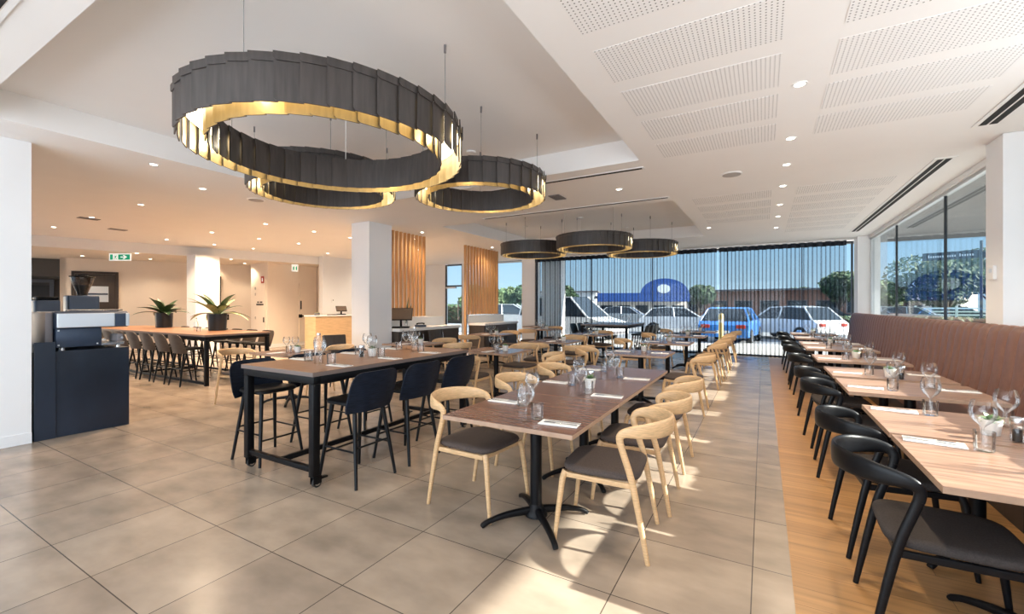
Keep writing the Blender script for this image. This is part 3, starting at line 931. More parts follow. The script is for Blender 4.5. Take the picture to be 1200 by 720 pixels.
# ================================================================== AISLE ROW OF DARK TABLES
E_ang, W_ang, N_ang, S_ang = PI, 0.0, -PI / 2, PI / 2   # facing directions: diner on that side looks into the table
order = ['nearest', 'middle', 'far']
TX = -1.295
for i, y in enumerate((2.575, 3.46, 4.335)):
    td = f'the {order[i]} joined dark table'
    tbl_dark((TX, y, 0), 0, f'{order[i]} of the three brown pedestal tables pushed together beside the tiled aisle', 'table', 'joined dark tables')
    yy = y - 0.27
    setting(TX + 0.43, yy, E_ang, TZ, f'the right of {td}', None, rv=0.1)
    setting(TX - 0.43, yy + 0.35, W_ang, TZ, f'the left of {td}', None)
    if i == 1:
        potplant((TX + 0.06, y - 0.02, TZ + 0.0006), 0, 'white pot with small succulent on the middle of the three joined dark tables', 'plant')
        mill((TX + 0.02, y + 0.12, TZ + 0.0006), 0, 'glass pepper grinder beside the pot on the middle joined table', 'pepper grinder')
for i, (x, y, a) in enumerate(((-0.845, 2.66, 0.10), (-0.83, 3.31, 0.05), (-0.85, 4.15, 0.0))):
    oak_chair((x, y, 0), E_ang + a, f'{["nearest", "second", "third"][i]} oak chair on the right of the joined dark tables', 'chair', 'oak chairs at the joined tables')
for i, (x, y, a) in enumerate(((-1.78, 2.64, -0.10), (-1.78, 3.54, 0.0), (-1.78, 4.42, 0.05))):
    oak_chair((x, y, 0), W_ang + a, f'{["nearest", "second", "third"][i]} oak chair on the left of the joined dark tables', 'chair', 'oak chairs at the joined tables')

rowname = {0: 'first', 1: 'second', 2: 'third', 3: 'last'}
for i, (y, x) in enumerate(((6.40, -1.53), (8.43, -1.53), (10.5, -1.50), (12.45, -1.46))):
    td = f'the {rowname[i]} small aisle table'
    tbl_row((x, y, 0), 0, f'{rowname[i]} small dark table along the aisle behind the joined tables', 'table', 'small aisle tables')
    setting(x + 0.41, y, E_ang, TZ, f'the right of {td}', None, cut=i == 0)
    setting(x - 0.41, y, W_ang, TZ, f'the left of {td}', None, cut=False)
    potplant((x, y + 0.19, TZ + 0.0006), i, f'white pot with small plant on {td}', 'plant')
    oak_chair((x + 0.60, y - 0.08, 0), E_ang, f'oak chair on the right of {td}', 'chair', 'oak chairs at the small aisle tables')
    oak_chair((x - 0.60, y, 0), W_ang, f'oak chair on the left of {td}', 'chair', 'oak chairs at the small aisle tables')
for y, l in ((9.30, 'oak chair standing in the aisle gap between the second and third small tables'), (11.30, 'oak chair standing in the aisle gap beyond the third small table')):
    oak_chair((-0.92, y, 0), E_ang, l, 'chair', 'oak chairs at the small aisle tables')

# ================================================================== MIDDLE AND LEFT ROWS
spots = [  # x, y, name
    (-3.50, 5.62, 'the middle table behind the bar table'),
    (-3.46, 7.72, 'the second middle-row table'),
    (-3.56, 9.92, 'the third middle-row table'),
    (-5.45, 5.95, 'the left-row table by the white column'),
    (-5.60, 8.75, 'the table before the right timber screen'),
    (-5.55, 11.4, 'the far left-row table'),
    (-6.0, 3.95, 'the table left of the bar table'),
    (-6.35, 12.8, 'the table near the curtain end')]
for i, (x, y, td) in enumerate(spots):
    tbl_row((x, y, 0), 0, f'small dark pedestal table, {td[4:]}', 'table', 'scattered dark tables')
    rz = 0.0
    setting(x, y - 0.37, S_ang, TZ, f'the near side of {td}', None, cut=i == 0)
    setting(x, y + 0.37, N_ang, TZ, f'the far side of {td}', None, cut=False)
    potplant((x + 0.16, y, TZ + 0.0006), i, f'white potted succulent on {td}', 'plant')
    if i == 7: continue
    if i != 6 and i != 3:
        oak_chair((x - 0.05, y - 0.63, 0), S_ang, f'oak chair on the near side of {td}', 'chair', 'oak chairs at scattered tables')
    oak_chair((x + 0.05, y + 0.63, 0), N_ang, f'oak chair on the far side of {td}', 'chair', 'oak chairs at scattered tables')
oak_chair((-6.57, 3.60, 0), 0.1, 'oak chair seen past the left corner of the bar table', 'chair', 'oak chairs at scattered tables')
oak_chair((-2.70, 5.35, 0), -2.6, 'oak chair turned away between the joined tables and the middle row', 'chair', 'oak chairs at scattered tables')
oak_chair((-4.85, 6.35, 0), 2.6, 'oak chair beside the column table, turned to the window', 'chair', 'oak chairs at scattered tables')
oak_chair((-2.75, 7.0, 0), 2.2, 'oak chair set askew in front of the second middle-row table', 'chair', 'oak chairs at scattered tables')

# dark upholstered dining chairs near the service counter
def mk_side(label, cat, g):
    o = thing('upholstered_chair', label, cat, group=g)
    MB().rbox(-0.22, 0.22, -0.22, 0.22, 0.40, 0.47, 0.02).build('seat', M['door_dark'], o, 50)
    mt = Matrix.Translation((-0.22, 0, 0.46)) @ Matrix.Rotation(-0.2, 4, 'Y')
    MB().rbox(-0.025, 0.025, -0.21, 0.21, 0.0, 0.42, 0.02, mt).build('backrest', M['door_dark'], o, 50)
    for a in (-1, 1):
        for b in (-1, 1):
            MB().tube([(0.17 * a, 0.17 * b, 0.41), (0.21 * a, 0.2 * b, 0.0)], [0.018, 0.012], 8).build('leg', M['blackwood'], o, 50)
    return o
side_chair = Proto(mk_side)
side_chair((-6.65, 5.30, 0), -0.4, 'dark brown upholstered chair in front of the reception desk', 'chair')
side_chair((-6.18, 7.75, 0), 0.0, 'dark brown upholstered chair at the end of the left service counter', 'chair')

# ================================================================== BAR TABLE ON CASTORS
def mk_bar(x0, x1, y0, y1, zt, label, castors, topm, group=None):
    cx, cy = (x0 + x1) / 2, (y0 + y1) / 2
    o = thing('bar_table', label, 'table', (cx, cy, 0), 0, group)
    a, b = (x1 - x0) / 2, (y1 - y0) / 2
    mb = MB(); mb.rbox(-a, a, -b, b, zt - 0.035, zt, 0.002)
    for i, fc in enumerate(mb.f):
        mb.m[i] = 0 if min(mb.v[k][2] for k in fc) > zt - 0.004 else 1
    mb.build('table_top', [topm, mat('greyed_edge_' + str(int(cx * 10)), (0.16, 0.12, 0.105), 0.5)], o)
    fr = MB(); t = 0.03; zb = 0.10 if castors else 0.0
    for s in (-1, 1):
        fr.rbox(-a + 0.012, a - 0.012, s * (b - 0.045) - t, s * (b - 0.045) + t, zt - 0.096, zt - 0.036, 0.004)
        fr.rbox(s * (a - 0.045) - t, s * (a - 0.045) + t, -b + 0.076, b - 0.076, zt - 0.096, zt - 0.036, 0.004)
    fr.build('top_rail', M['blackmetal'], o, 30)
    for sx in (-1, 1):
        for sy in (-1, 1):
            lx, ly = sx * (a - 0.045), sy * (b - 0.045)
            MB().rbox(lx - t, lx + t, ly - t, ly + t, zb, zt - 0.097, 0.004).build('leg', M['blackmetal'], o, 30)
            if castors:
                cst = MB().rbox(lx - 0.03, lx + 0.03, ly - 0.03, ly + 0.03, zb - 0.012, zb - 0.001, 0.002)
                cst.box(lx - 0.022, lx - 0.016, ly - 0.02, ly + 0.05, 0.03, zb - 0.012).box(lx + 0.016, lx + 0.022, ly - 0.02, ly + 0.05, 0.03, zb - 0.012)
                cst.rbox(lx - 0.02, lx + 0.02, ly + 0.05, ly + 0.11, 0.055, 0.068, 0.003)
                h = cst.build('castor', M['blackmetal'], o, 30)
                w = Matrix.Translation((lx, ly + 0.02, 0.036)) @ Matrix.Rotation(PI / 2, 4, 'Y')
                m2 = MB()
                m2.lathe([(0.0, -0.012), (0.036, -0.012), (0.036, 0.012), (0.0, 0.012)], 18)
                m2.v = [tuple(w @ V(p)) for p in m2.v]
                m2.build('wheel', M['rubber'], h, 40)
                m3 = MB(); m3.lathe([(0.014, -0.0135), (0.024, -0.0135), (0.024, -0.0125)], 18).lathe([(0.014, 0.0135), (0.024, 0.0135), (0.024, 0.0125)], 18)
                m3.v = [tuple(w @ V(p)) for p in m3.v]
                m3.build('hub_ring', M['chrome'], h, 40)
    for s in (-1, 1):
        MB().rbox(-a + 0.076, a - 0.076, s * (b - 0.045) - 0.02, s * (b - 0.045) + 0.02, zb + 0.02, zb + 0.06, 0.004).build('bottom_rail', M['blackmetal'], o, 30)
    MB().rbox(-0.02, 0.02, -b + 0.066, b - 0.066, zb + 0.02, zb + 0.06, 0.004).build('stretcher', M['blackmetal'], o, 30)
    return o
mk_bar(-3.96, -2.98, 2.14, 4.17, 0.905, 'walnut topped bar table on black castored frame in the left foreground', True, M['top_bar'])
BZ = 0.905
for i, y in enumerate((2.52, 3.10, 3.68)):
    n3 = ['nearest', 'middle', 'farthest'][i]
    navy_stool((-2.93, y, 0), PI, f'{n3} navy-black bar stool on the right of the foreground bar table', 'bar stool', 'navy stools at the bar table')
    navy_stool((-4.02, y - 0.1, 0), 0.0, f'{n3} navy-black bar stool on the left of the foreground bar table', 'bar stool', 'navy stools at the bar table')
    setting(-2.98, y - 0.02, PI, BZ, f'the {n3} right-hand bar table place', None)
    setting(-3.96, y + 0.1, 0, BZ, f'the {n3} left-hand bar table place', None)
bottle((-3.40, 2.50, BZ + 0.0006), 0, 'clear water bottle at the near end of the foreground bar table', 'bottle')
bottle((-3.43, 3.76, BZ + 0.0006), 0, 'clear water bottle at the far end of the foreground bar table', 'bottle')
potplant((-3.42, 3.13, BZ + 0.0006), 0, 'white pot with green succulent in the middle of the foreground bar table', 'plant')
mill((-3.44, 3.01, BZ + 0.0006), 0, 'glass pepper grinder beside the pot on the foreground bar table', 'pepper grinder')

# high table by the curtain
mk_bar(-4.35, -3.05, 11.35, 13.2, 0.905, 'high dark table with black legs standing against the sheer curtain', False, M['top_dark'])
for i, y in enumerate((11.75, 12.3, 12.85)):
    n3 = ['nearest', 'middle', 'farthest'][i]
    dark_stool((-2.85, y, 0), PI, f'{n3} black bar stool on the right of the high table by the curtain', 'bar stool', 'black stools at the high table')
    dark_stool((-4.5, y, 0), 0, f'{n3} black bar stool on the left of the high table by the curtain', 'bar stool', 'black stools at the high table')
for i in range(3):
    for j in range(2):
        x_, y_ = -3.95 + 0.55 * j, 11.75 + 0.5 * i
        l = f'{["near", "middle", "far"][i]} {["left", "right"][j]} of the high table by the curtain'
        wine((x_, y_, BZ + 0.0006), 0, f'wine glass on the {l}', 'wine glass')
        tumbler((x_ + 0.08, y_ + 0.05, BZ + 0.0006), 0, f'tumbler on the {l}', 'glass')

# ================================================================== LONG ISLAND TABLE
mk_bar(-13.9, -8.43, 3.95, 5.12, 0.90, 'long communal island table with black legs in the left lounge', False, M['top_bar'])
n7 = ['first', 'second', 'third', 'fourth', 'fifth', 'sixth', 'seventh']
for i in range(7):
    x = -8.95 - 0.58 * i
    taupe_stool((x, 3.93, 0), PI / 2, f'{n7[i]} taupe backed stool from the right on the near side of the island', 'bar stool', 'taupe stools at the island')
    taupe_stool((x, 5.15, 0), -PI / 2, f'{n7[i]} stool from the right on the far side of the island', 'bar stool', 'taupe stools at the island')
tumbler((-9.75, 4.45, 0.9006), 0, 'small glass on the middle of the long island', 'glass')
bottle((-9.95, 4.5, 0.9006), 0, 'short clear bottle on the long island', 'bottle')
def planter(loc, label, seed, nl, pale, sc=1.0):
    o = thing('planter', label, 'plant', loc)
    MB().lathe([(0.0, 0.0), (0.155, 0.0), (0.16, 0.005), (0.175, 0.34), (0.165, 0.34), (0.16, 0.31)], 26).build('pot', M['potblack'], o, 40)
    MB().lathe([(0.0, 0.312), (0.161, 0.308)], 20).build('soil', M['soil'], o)
    rnd = random.Random(seed)
    a, b = MB(), MB()
    for k in range(nl):
        ang = 2 * PI * k / nl + rnd.uniform(-.25, .25)
        up = rnd.choice([0.45, 0.7, 1.0, 1.3])
        m = b if (pale and k % 2 == 0) else a
        leafblade(m, (0.03 * math.cos(ang), 0.03 * math.sin(ang), 0.31), ang, up, rnd.uniform(0.42, 0.62) * sc, rnd.uniform(0.065, 0.09), rnd.uniform(0.4, 0.75), 8)
    a.build('leaves', M['leaf'], o, 60)
    if b.v: b.build('variegated_leaves', M['leafpale'], o, 60)
    return o
planter((-12.2, 4.85, 0.9006), 'black planter with drooping dark leaves on the left of the island', 5, 17, False)
planter((-9.85, 4.85, 0.9006), 'black planter with variegated broad leaves on the right of the island', 9, 20, True, 1.1)

# ================================================================== BANQUETTE SIDE
ends = [-0.05, 1.95, 3.93, 5.89, 7.84, 9.79, 11.72, 13.40]
bn = ['first', 'second', 'third', 'fourth', 'fifth', 'sixth', 'farthest']
for i in range(7):
    y0, y1 = ends[i] + 0.006, ends[i + 1] - 0.006
    o = thing('banquette', f'{bn[i]} section of the brown channelled banquette counted from the camera', 'banquette', (1.75, (y0 + y1) / 2, 0), 0, 'banquette sections')
    L = (y1 - y0) / 2
    MB().rbox(-0.35, 0.255, -L, L, 0.0, 0.33, 0.006).build('base', M['door_dark'], o, 40)
    # seat cushion with rounded nose
    pts = [(-0.42, 0.335), (-0.43, 0.37), (-0.43, 0.42), (-0.405, 0.455), (-0.35, 0.465), (0.05, 0.465), (0.05, 0.332), (-0.40, 0.332)]
    mb = MB(); n = len(pts)
    vs = [(p[0], y, p[1]) for y in (-L, L) for p in pts]
    mb.add(vs, [tuple(range(n)), tuple(range(2 * n - 1, n - 1, -1))] + [(k, (k + 1) % n, n + (k + 1) % n, n + k) for k in range(n)])
    mb.build('seat_cushion', M['leather'], o, 50)
    # channelled back
    nch = 10; prof = [(0.02, 0.468), (0.075, 0.80), (0.105, 1.08), (0.125, 1.18), (0.155, 1.225), (0.19, 1.235), (0.22, 1.225), (0.25, 1.19)]
    sub = 8; rows = nch * sub + 1
    vs = []
    for r in range(rows):
        y = -L + 2 * L * r / (rows - 1)
        ph = (r % sub) / sub
        bul = 0.021 * (math.sin(PI * ph) ** 0.45 if 0 < ph < 1 else 0.0)
        edge = 0.02 if r in (0, rows - 1) else 0.0
        for k, p in enumerate(prof):
            wgt = 1.0 if k < 4 else (0.7 if k == 4 else 0.35)
            vs.append((p[0] - bul * wgt + edge * 0.4, y, p[1] + (bul * 0.35 if k >= 4 else 0) - edge * 0.5 * (k >= 3)))
    K = len(prof)
    fs = [(r * K + k, r * K + k + 1, (r + 1) * K + k + 1, (r + 1) * K + k) for r in range(rows - 1) for k in range(K - 1)]
    m0 = len(vs)
    vs += [(0.25, -L, 0.468), (0.25, L, 0.468)]
    fs.append(tuple([m0] + [k for k in range(K)])); fs.append(tuple([m0 + 1] + [(rows - 1) * K + k for k in range(K)]))
    MB().add(vs, fs).build('back_cushion', M['leather'], o, 50)

tb = [(2.615, 'nearest'), (3.415, 'second'), (4.70, 'third'), (5.60, 'fourth'), (6.98, 'fifth'), (8.60, 'sixth'), (9.55, 'seventh'), (11.15, 'eighth'), (12.75, 'farthest')]
BX = 1.035
for i, (y, nm) in enumerate(tb):
    td = f'the {nm} tan banquette table'
    tbl_light((BX, y, 0), 0, f'{nm} tan wood table along the brown banquette', 'table', 'tan banquette tables')
    setting(BX - 0.45, y + (0.30, 0.26)[i] if i < 2 else y - 0.12, 0, TZ, f'the aisle side of {td}', None, cut=i < 5, rv=-0.15)
    setting(BX + 0.45, y + 0.05, PI, TZ, f'the banquette side of {td}', None, cut=i < 5)
    pdy = {1: -0.17, 3: -0.25, 4: 0.1, 6: 0.0, 8: 0.1}.get(i)
    if pdy is not None:
        potplant((BX, y + pdy, TZ + 0.0006), i, f'white pot with succulent on {td}', 'plant')
        mill((BX + 0.06, y + pdy + (0.13 if i >= 4 else -0.11), TZ + 0.0006), 0, f'glass pepper grinder with steel cap on {td}', 'pepper grinder')
bc = [(2.56, 'nearest'), (3.34, 'second'), (4.62, 'third'), (5.51, 'fourth'), (6.95, 'fifth'), (8.51, 'sixth'), (9.46, 'seventh'), (11.07, 'eighth'), (12.6, 'farthest')]
for i, (y, nm) in enumerate(bc):
    black_chair((0.675, y, 0), 0.06 if i % 2 else -0.04, f'{nm} black chair on the aisle side of the banquette tables', 'chair', 'black chairs along the banquette')

# ================================================================== PENDANT RINGS
def ring(cx, cy, Ro, zb, zt, label, watt, anchors):
    o = thing('ring_pendant', label, 'pendant light', (cx, cy, 0))
    Ri = Ro - 0.165 * min(1, Ro / 0.9) - 0.01
    def wall(R, inward, name):
        n = max(24, int(2 * PI * R / 0.135))
        mb = MB()
        for k in range(n):
            a0 = 2 * PI * k / n; a1 = 2 * PI * (k + 1.12) / n
            for (za, zc, off) in ((zb, zt - 0.047, 0.0), (zt - 0.05, zt, 0.009)):
                # one shingle: flat board, one edge lifted off the ring; dark outside, brass towards the cavity
                r0, r1 = R + off + 0.013, R + off - 0.005
                th = 0.008
                A = V((math.cos(a0), math.sin(a0), 0)); B = V((math.cos(a1), math.sin(a1), 0))
                cut = 0.012
                out = [A * r0 + V((0, 0, za + cut)), A.lerp(B, 0.1) * (r0 - 0.001) + V((0, 0, za)), B * r1 + V((0, 0, za)), B * r1 + V((0, 0, zc)), A * r0 + V((0, 0, zc))]
                inn = [p - V((p.x, p.y, 0)).normalized() * th for p in out]
                b = len(mb.v)
                mb.v += [tuple(p) for p in out + inn]
                F = [(0, 1, 2, 3, 4), (9, 8, 7, 6, 5)] + [(i, (i + 1) % 5, 5 + (i + 1) % 5, 5 + i) for i in range(5)]
                mb.f += [tuple(b + i for i in f) for f in F]
                # side facing the lit cavity is brass
                mb.m += ([0, 1] if not inward else [1, 0]) + [0] * 5
        mb.build(name, [M['slatdark'], M['brass']], o)
    wall(Ro - 0.012, False, 'outer_shade')
    wall(Ri, True, 'inner_shade')
    MB().lathe([(Ri + 0.004, zt - 0.062), (Ro - 0.022, zt - 0.062), (Ro - 0.022, zt - 0.05), (Ri + 0.004, zt - 0.05), (Ri + 0.004, zt - 0.062)], 72).build('top_plate', M['slatdark'], o, 40)
    MB().lathe([(Ri + 0.02, zt - 0.075), (Ro - 0.03, zt - 0.075), (Ro - 0.03, zt - 0.066), (Ri + 0.02, zt - 0.066), (Ri + 0.02, zt - 0.075)], 72).build('light_ring', M['glow'], o, 40)
    for (ax, ay) in anchors:
        MB().tube([(ax - cx, ay - cy, zt - 0.065), (ax - cx, ay - cy, REC - 0.06)], 0.0022, 6).build('suspension_wire', M['cable'], o, 60)
        MB().tube([(ax - cx, ay - cy, REC - 0.06), (ax - cx, ay - cy, REC - 0.0005)], 0.009, 10).build('ceiling_cup', M['greyplastic'], o, 50)
    # mains cable with rose
    px, py = cx - (Ro - 0.09) * 0.7, cy + (Ro - 0.09) * 0.7
    MB().tube([(px - cx, py - cy, zt - 0.065), (px - cx, py - cy, REC - 0.02)], 0.004, 8).build('power_cable', M['trimwhite'], o, 60)
    MB().lathe([(0.0, REC - 0.025), (0.055, REC - 0.02), (0.06, REC - 0.0005)], 20, (px - cx, py - cy, 0)).build('ceiling_rose', M['trimwhite'], o, 40)
    for k in range(4):
        a = k * PI / 2 + 0.4
        rm = (Ro + Ri) / 2
        lamp('ring_glow', 'POINT', (rm * math.cos(a), rm * math.sin(a), zt - 0.13), watt * 0.5, (1.0, 0.88, 0.68), parent=o, shadow_soft_size=0.03)
def anch(cx, cy, R, n, a0):
    rm = R - 0.09
    return [(cx + rm * math.cos(a0 + 2 * PI * k / n), cy + rm * math.sin(a0 + 2 * PI * k / n)) for k in range(n)]
ring(-2.92, 2.28, 1.00, 2.56, 2.835, 'largest timber shingle ring pendant hanging nearest the camera', 5, anch(-2.92, 2.28, 1.0, 4, 0.35))
ring(-4.43, 3.34, 0.80, 2.71, 2.985, 'shingle ring pendant half hidden behind the largest ring', 4, anch(-4.43, 3.34, 0.8, 4, 1.0))
ring(-2.76, 4.10, 0.73, 2.61, 2.86, 'shingle ring pendant to the right behind the largest ring', 4, anch(-2.76, 4.1, 0.73, 4, 0.6))
ring(-4.62, 9.05, 0.76, 2.57, 2.835, 'left ring pendant of the far coffer', 3, anch(-4.62, 9.05, 0.76, 4, 0.2))
ring(-3.04, 8.70, 0.775, 2.58, 2.845, 'front ring pendant of the far coffer', 3, anch(-3.04, 8.70, 0.775, 4, 0.9))
ring(-2.48, 10.42, 0.80, 2.60, 2.87, 'rear ring pendant of the far coffer, right of the front one', 3, anch(-2.48, 10.42, 0.80, 4, 0.5))

# ================================================================== SHEER CURTAINS
def curtain(x0, x1, label, seed):
    o = thing('sheer_curtain', label, 'curtain', ((x0 + x1) / 2, 13.74, 0))
    cx = (x0 + x1) / 2; per = 0.094; n = int((x1 - x0) / per); sub = 12
    rnd = random.Random(seed)
    ph = [rnd.uniform(-0.5, 0.5) for _ in range(n + 2)]; am = [rnd.uniform(0.8, 1.2) for _ in range(n + 2)]
    rowsz = [0.012, 0.7, 1.5, 2.3, 2.93]
    def pt(i, z):
        k = i / sub; c = int(k); f = k - c
        p_ = ph[c] * (1 - f) + ph[c + 1] * f; a_ = am[c] * (1 - f) + am[c + 1] * f
        w = 1.0 - 0.25 * (z / 2.93)
        x = x0 + k * per + (0.043 * math.sin(2 * PI * k) * a_ + 0.03 * p_ * (1 - z / 3)) * w
        y = 0.04 * math.cos(PI * k) * a_
        return (x - cx, y, z)
    N = n * sub + 1
    vs = [pt(i, z) for z in rowsz for i in range(N)]
    fs = [(r * N + i, r * N + i + 1, (r + 1) * N + i + 1, (r + 1) * N + i) for r in range(len(rowsz) - 1) for i in range(N - 1)]
    MB().add(vs, fs).build('fabric', M['sheer'], o, 180)
    vs = [pt(i, 2.90) [:2] + (z,) for z in (2.932, 3.055) for i in range(N)]
    fs = [(i, i + 1, N + i + 1, N + i) for i in range(N - 1)]
    MB().add(vs, fs).build('heading_tape', M['sheerhead'], o, 180)
    return o
curtain(-6.98, -1.12, 'left sheer navy curtain with soft folds across the far window', 1)
curtain(-1.10, 1.86, 'right sheer navy curtain with soft folds beside the white corner column', 2)
o = thing('curtain_track', 'white curtain track on the ceiling along the far window', 'curtain track', (-2.5, 13.74, H))
MB().rbox(-4.5, 4.5, -0.02, 0.02, -0.035, -0.0006, 0.004).build('rail', M['trimwhite'], o)

# ================================================================== TIMBER SCREENS AND SERVICE COUNTERS
def screen(y0, y1, n, label, zb=1.16, post=False):
    o = thing('timber_screen', label, 'screen', (-7.2, (y0 + y1) / 2, 0))
    L = (y1 - y0); cy = (y0 + y1) / 2
    for k in range(n):
        y = y0 + L * (k + 0.5) / n - cy
        z0 = 0.0 if (post and k == 0) else zb
        MB().rbox(-0.036, 0.036, y - 0.021, y + 0.021, z0, H - 0.001, 0.003).build('batten', M['screen_timber'], o)
    return o
screen(6.97, 8.28, 10, 'left hanging timber batten screen beside the white column')
screen(9.86, 11.68, 12, 'right hanging timber batten screen with one full height post', post=True)
def counter(y0, y1, label):
    o = thing('service_counter', label, 'counter', (-6.95, (y0 + y1) / 2, 0))
    L = (y1 - y0) / 2
    MB().rbox(-0.22, 0.30, -L, L, 0.0, 0.86, 0.004).build('cabinet', M['door_dark'], o)
    MB().rbox(-0.24, 0.34, -L - 0.01, L + 0.01, 0.8605, 0.925, 0.006).build('counter_top', M['stone'], o)
    MB().rbox(-0.24, -0.18, -L, L, 0.9255, 1.14, 0.004).build('upstand', M['white'], o)
    for k in range(3):
        u0 = -L + 0.02 + k * (2 * L - 0.04) / 3
        d = MB().rbox(0.3005, 0.318, u0 + 0.008, u0 + (2 * L - 0.04) / 3 - 0.008, 0.05, 0.84, 0.003).build('door', M['door_dark'], o)
        MB().rbox(0.319, 0.335, u0 + 0.03, u0 + 0.045, 0.6, 0.78, 0.003).build('handle', M['steel'], d)
    return o
counter(6.80, 8.9, 'service counter with white top under the left timber screen')
counter(10.05, 11.9, 'service counter with white top under the right timber screen')
def pos(loc, rz, label, sc=1.0):
    o = thing('point_of_sale_terminal', label, 'till', loc, rz)
    MB().rbox(-0.13 * sc, 0.13 * sc, -0.15 * sc, 0.15 * sc, 0.0, 0.03, 0.008).build('base', M['blackmetal'], o)
    MB().tube([(-0.04, 0, 0.03), (-0.02, 0, 0.16 * sc)], 0.025, 10).build('stand', M['blackmetal'], o, 40)
    mt = Matrix.Translation((0.0, 0, 0.24 * sc)) @ Matrix.Rotation(R_(42), 4, 'Y')
    MB().rbox(-0.15 * sc, 0.15 * sc, -0.20 * sc, 0.20 * sc, -0.014, 0.014, 0.006, mt).build('housing', M['blackmetal'], o)
    MB().box(-0.135 * sc, 0.135 * sc, -0.185 * sc, 0.185 * sc, 0.0145, 0.0155, mt).build('screen', M['poshood'], o)
    return o
pos((-6.88, 7.10, 0.9256), -0.9, 'angled touchscreen till on the left service counter', 1.25)
def phone(loc, rz, label):
    o = thing('desk_phone', label, 'phone', loc, rz)
    MB().rbox(-0.09, 0.09, -0.10, 0.10, 0.0, 0.05, 0.01).build('body', M['navymetal'], o)
    MB().tube([(0, -0.1, 0.07), (0, -0.05, 0.085), (0, 0.05, 0.085), (0, 0.1, 0.07)], [0.02, 0.014, 0.014, 0.02], 10).build('handset', M['blackmetal'], o, 40)
    return o
phone((-6.78, 7.62, 0.9256), -0.3, 'dark desk phone beside the touchscreen till')
# tall thin leaves in a vase on the left counter, in front of the battens
o = thing('leaf_vase', 'two dark upright leaves in a slim vase before the left screen', 'plant', (-7.03, 7.42, 0.9256))
MB().lathe([(0.0, 0.0), (0.035, 0.0), (0.04, 0.12), (0.02, 0.2), (0.025, 0.22)], 16).build('vase', M['glass'], o, 40)
mb = MB(); leafblade(mb, (0, 0, 0.08), 1.4, 1.5, 0.62, 0.03, 0.05); leafblade(mb, (0, 0, 0.08), 0.3, 1.35, 0.5, 0.03, 0.1)
mb.build('leaves', M['leaf'], o, 60)

# ================================================================== RECEPTION DESK
o = thing('reception_desk', 'blond timber reception desk in front of the white wall', 'desk', (-12.4, 9.7, 0))
MB().rbox(-0.28, 0.25, -0.88, 1.6, 0.0, 1.06, 0.004).build('front_panel', M['deskwood'], o)
MB().rbox(-0.30, 0.28, -0.90, 1.62, 1.0605, 1.10, 0.006).build('desk_top', M['stone'], o)
pos((-12.35, 9.95, 1.1006), -0.5, 'black screen terminal on the reception desk', 0.85)
o = thing('desk_bell_box', 'small dark box on the left end of the reception desk', 'box', (-12.35, 9.02, 1.1006))
MB().rbox(-0.05, 0.05, -0.07, 0.07, 0.0, 0.07, 0.008).build('body', M['greyplastic'], o)
MB().rbox(-0.045, 0.045, -0.065, 0.065, 0.0705, 0.082, 0.004).build('lid', M['leafpale'], o)
o = thing('keyboard', 'flat black keyboard beside the terminal on the reception desk', 'keyboard', (-12.3, 9.58, 1.1006))
MB().rbox(-0.07, 0.07, -0.18, 0.18, 0.0, 0.02, 0.005).build('body', M['blackmetal'], o)
k_ = MB()
for a in range(4):
    for b in range(11): k_.box(-0.06 + a * 0.03, -0.036 + a * 0.03, -0.165 + b * 0.03, -0.141 + b * 0.03, 0.0202, 0.024)
k_.build('keys', M['greyplastic'], o)
for x, y, z, w, h, l in ((-13.045, 11.25, 1.55, 0.12, 0.2, 'white intercom on the wall at the right of the reception desk'), (-13.045, 10.15, 1.57, 0.09, 0.12, 'small white switch above the reception terminal')):
    o = thing('wall_switch', l, 'switch', (x, y, z))
    MB().rbox(-0.004, 0.02, -w / 2, w / 2, -h / 2, h / 2, 0.004).build('plate', M['trimwhite'], o)
    MB().rbox(0.0205, 0.028, -w / 5, w / 5, h * 0.1, h * 0.4, 0.002).build('button', M['greyplastic'], o)
o = thing('security_camera', 'tiny black dome camera high on the white wall beside the column', 'camera', (-13.04, 11.3, 2.98))
MB().lathe([(0.05, 0.03), (0.05, 0.0), (0.035, -0.03), (0.0, -0.045)], 16).build('dome', M['blackmetal'], o, 60)
MB().rbox(-0.01, 0.05, -0.03, 0.03, 0.03, 0.05, 0.004).build('bracket', M['trimwhite'], o)

# ================================================================== COFFEE STATION
CZ = 0.925
o = thing('coffee_counter', 'navy black counter under the coffee machine at the left edge', 'counter', (-7.0, 1.86, 0))
MB().rbox(-0.95, 0.43, -0.385, 0.40, 0.0, CZ, 0.003).build('cabinet', M['navy'], o)
MB().rbox(0.4305, 0.444, -0.39, -0.23, 0.0, 1.03, 0.002).build('raised_end_panel', M['navy'], o)
o = thing('espresso_machine', 'navy and silver espresso machine on the coffee counter', 'coffee machine', (-6.92, 1.93, CZ + 0.0006))
# operator side faces away (-x); its back with the silver panel faces the room
for sx in (-0.2, 0.24):
    for sy in (-0.22, 0.26):
        MB().lathe([(0.0, 0.0), (0.025, 0.0), (0.02, 0.03), (0.0, 0.03)], 12, (sx, sy, 0)).build('foot', M['steel'], o, 40)
MB().rbox(-0.26, 0.29, -0.28, 0.10, 0.031, 0.24, 0.01).build('lower_body', M['navymetal'], o, 40)
mb = MB(); mb.prism([(-0.30, 0.2405), (0.30, 0.2405), (0.33, 0.26), (0.33, 0.40), (0.28, 0.425), (-0.30, 0.425)], -0.29, 0.33, Matrix(((1, 0, 0, 0), (0, 0, 1, 0), (0, 1, 0, 0), (0, 0, 0, 1))))
mb.build('upper_body', M['navymetal'], o)
MB().rbox(0.3305, 0.345, -0.285, 0.20, 0.25, 0.405, 0.006).build('silver_back_panel', M['silver'], o)
MB().rbox(0.3305, 0.343, 0.205, 0.30, 0.25, 0.395, 0.004).build('blue_panel', M['navymetal'], o)
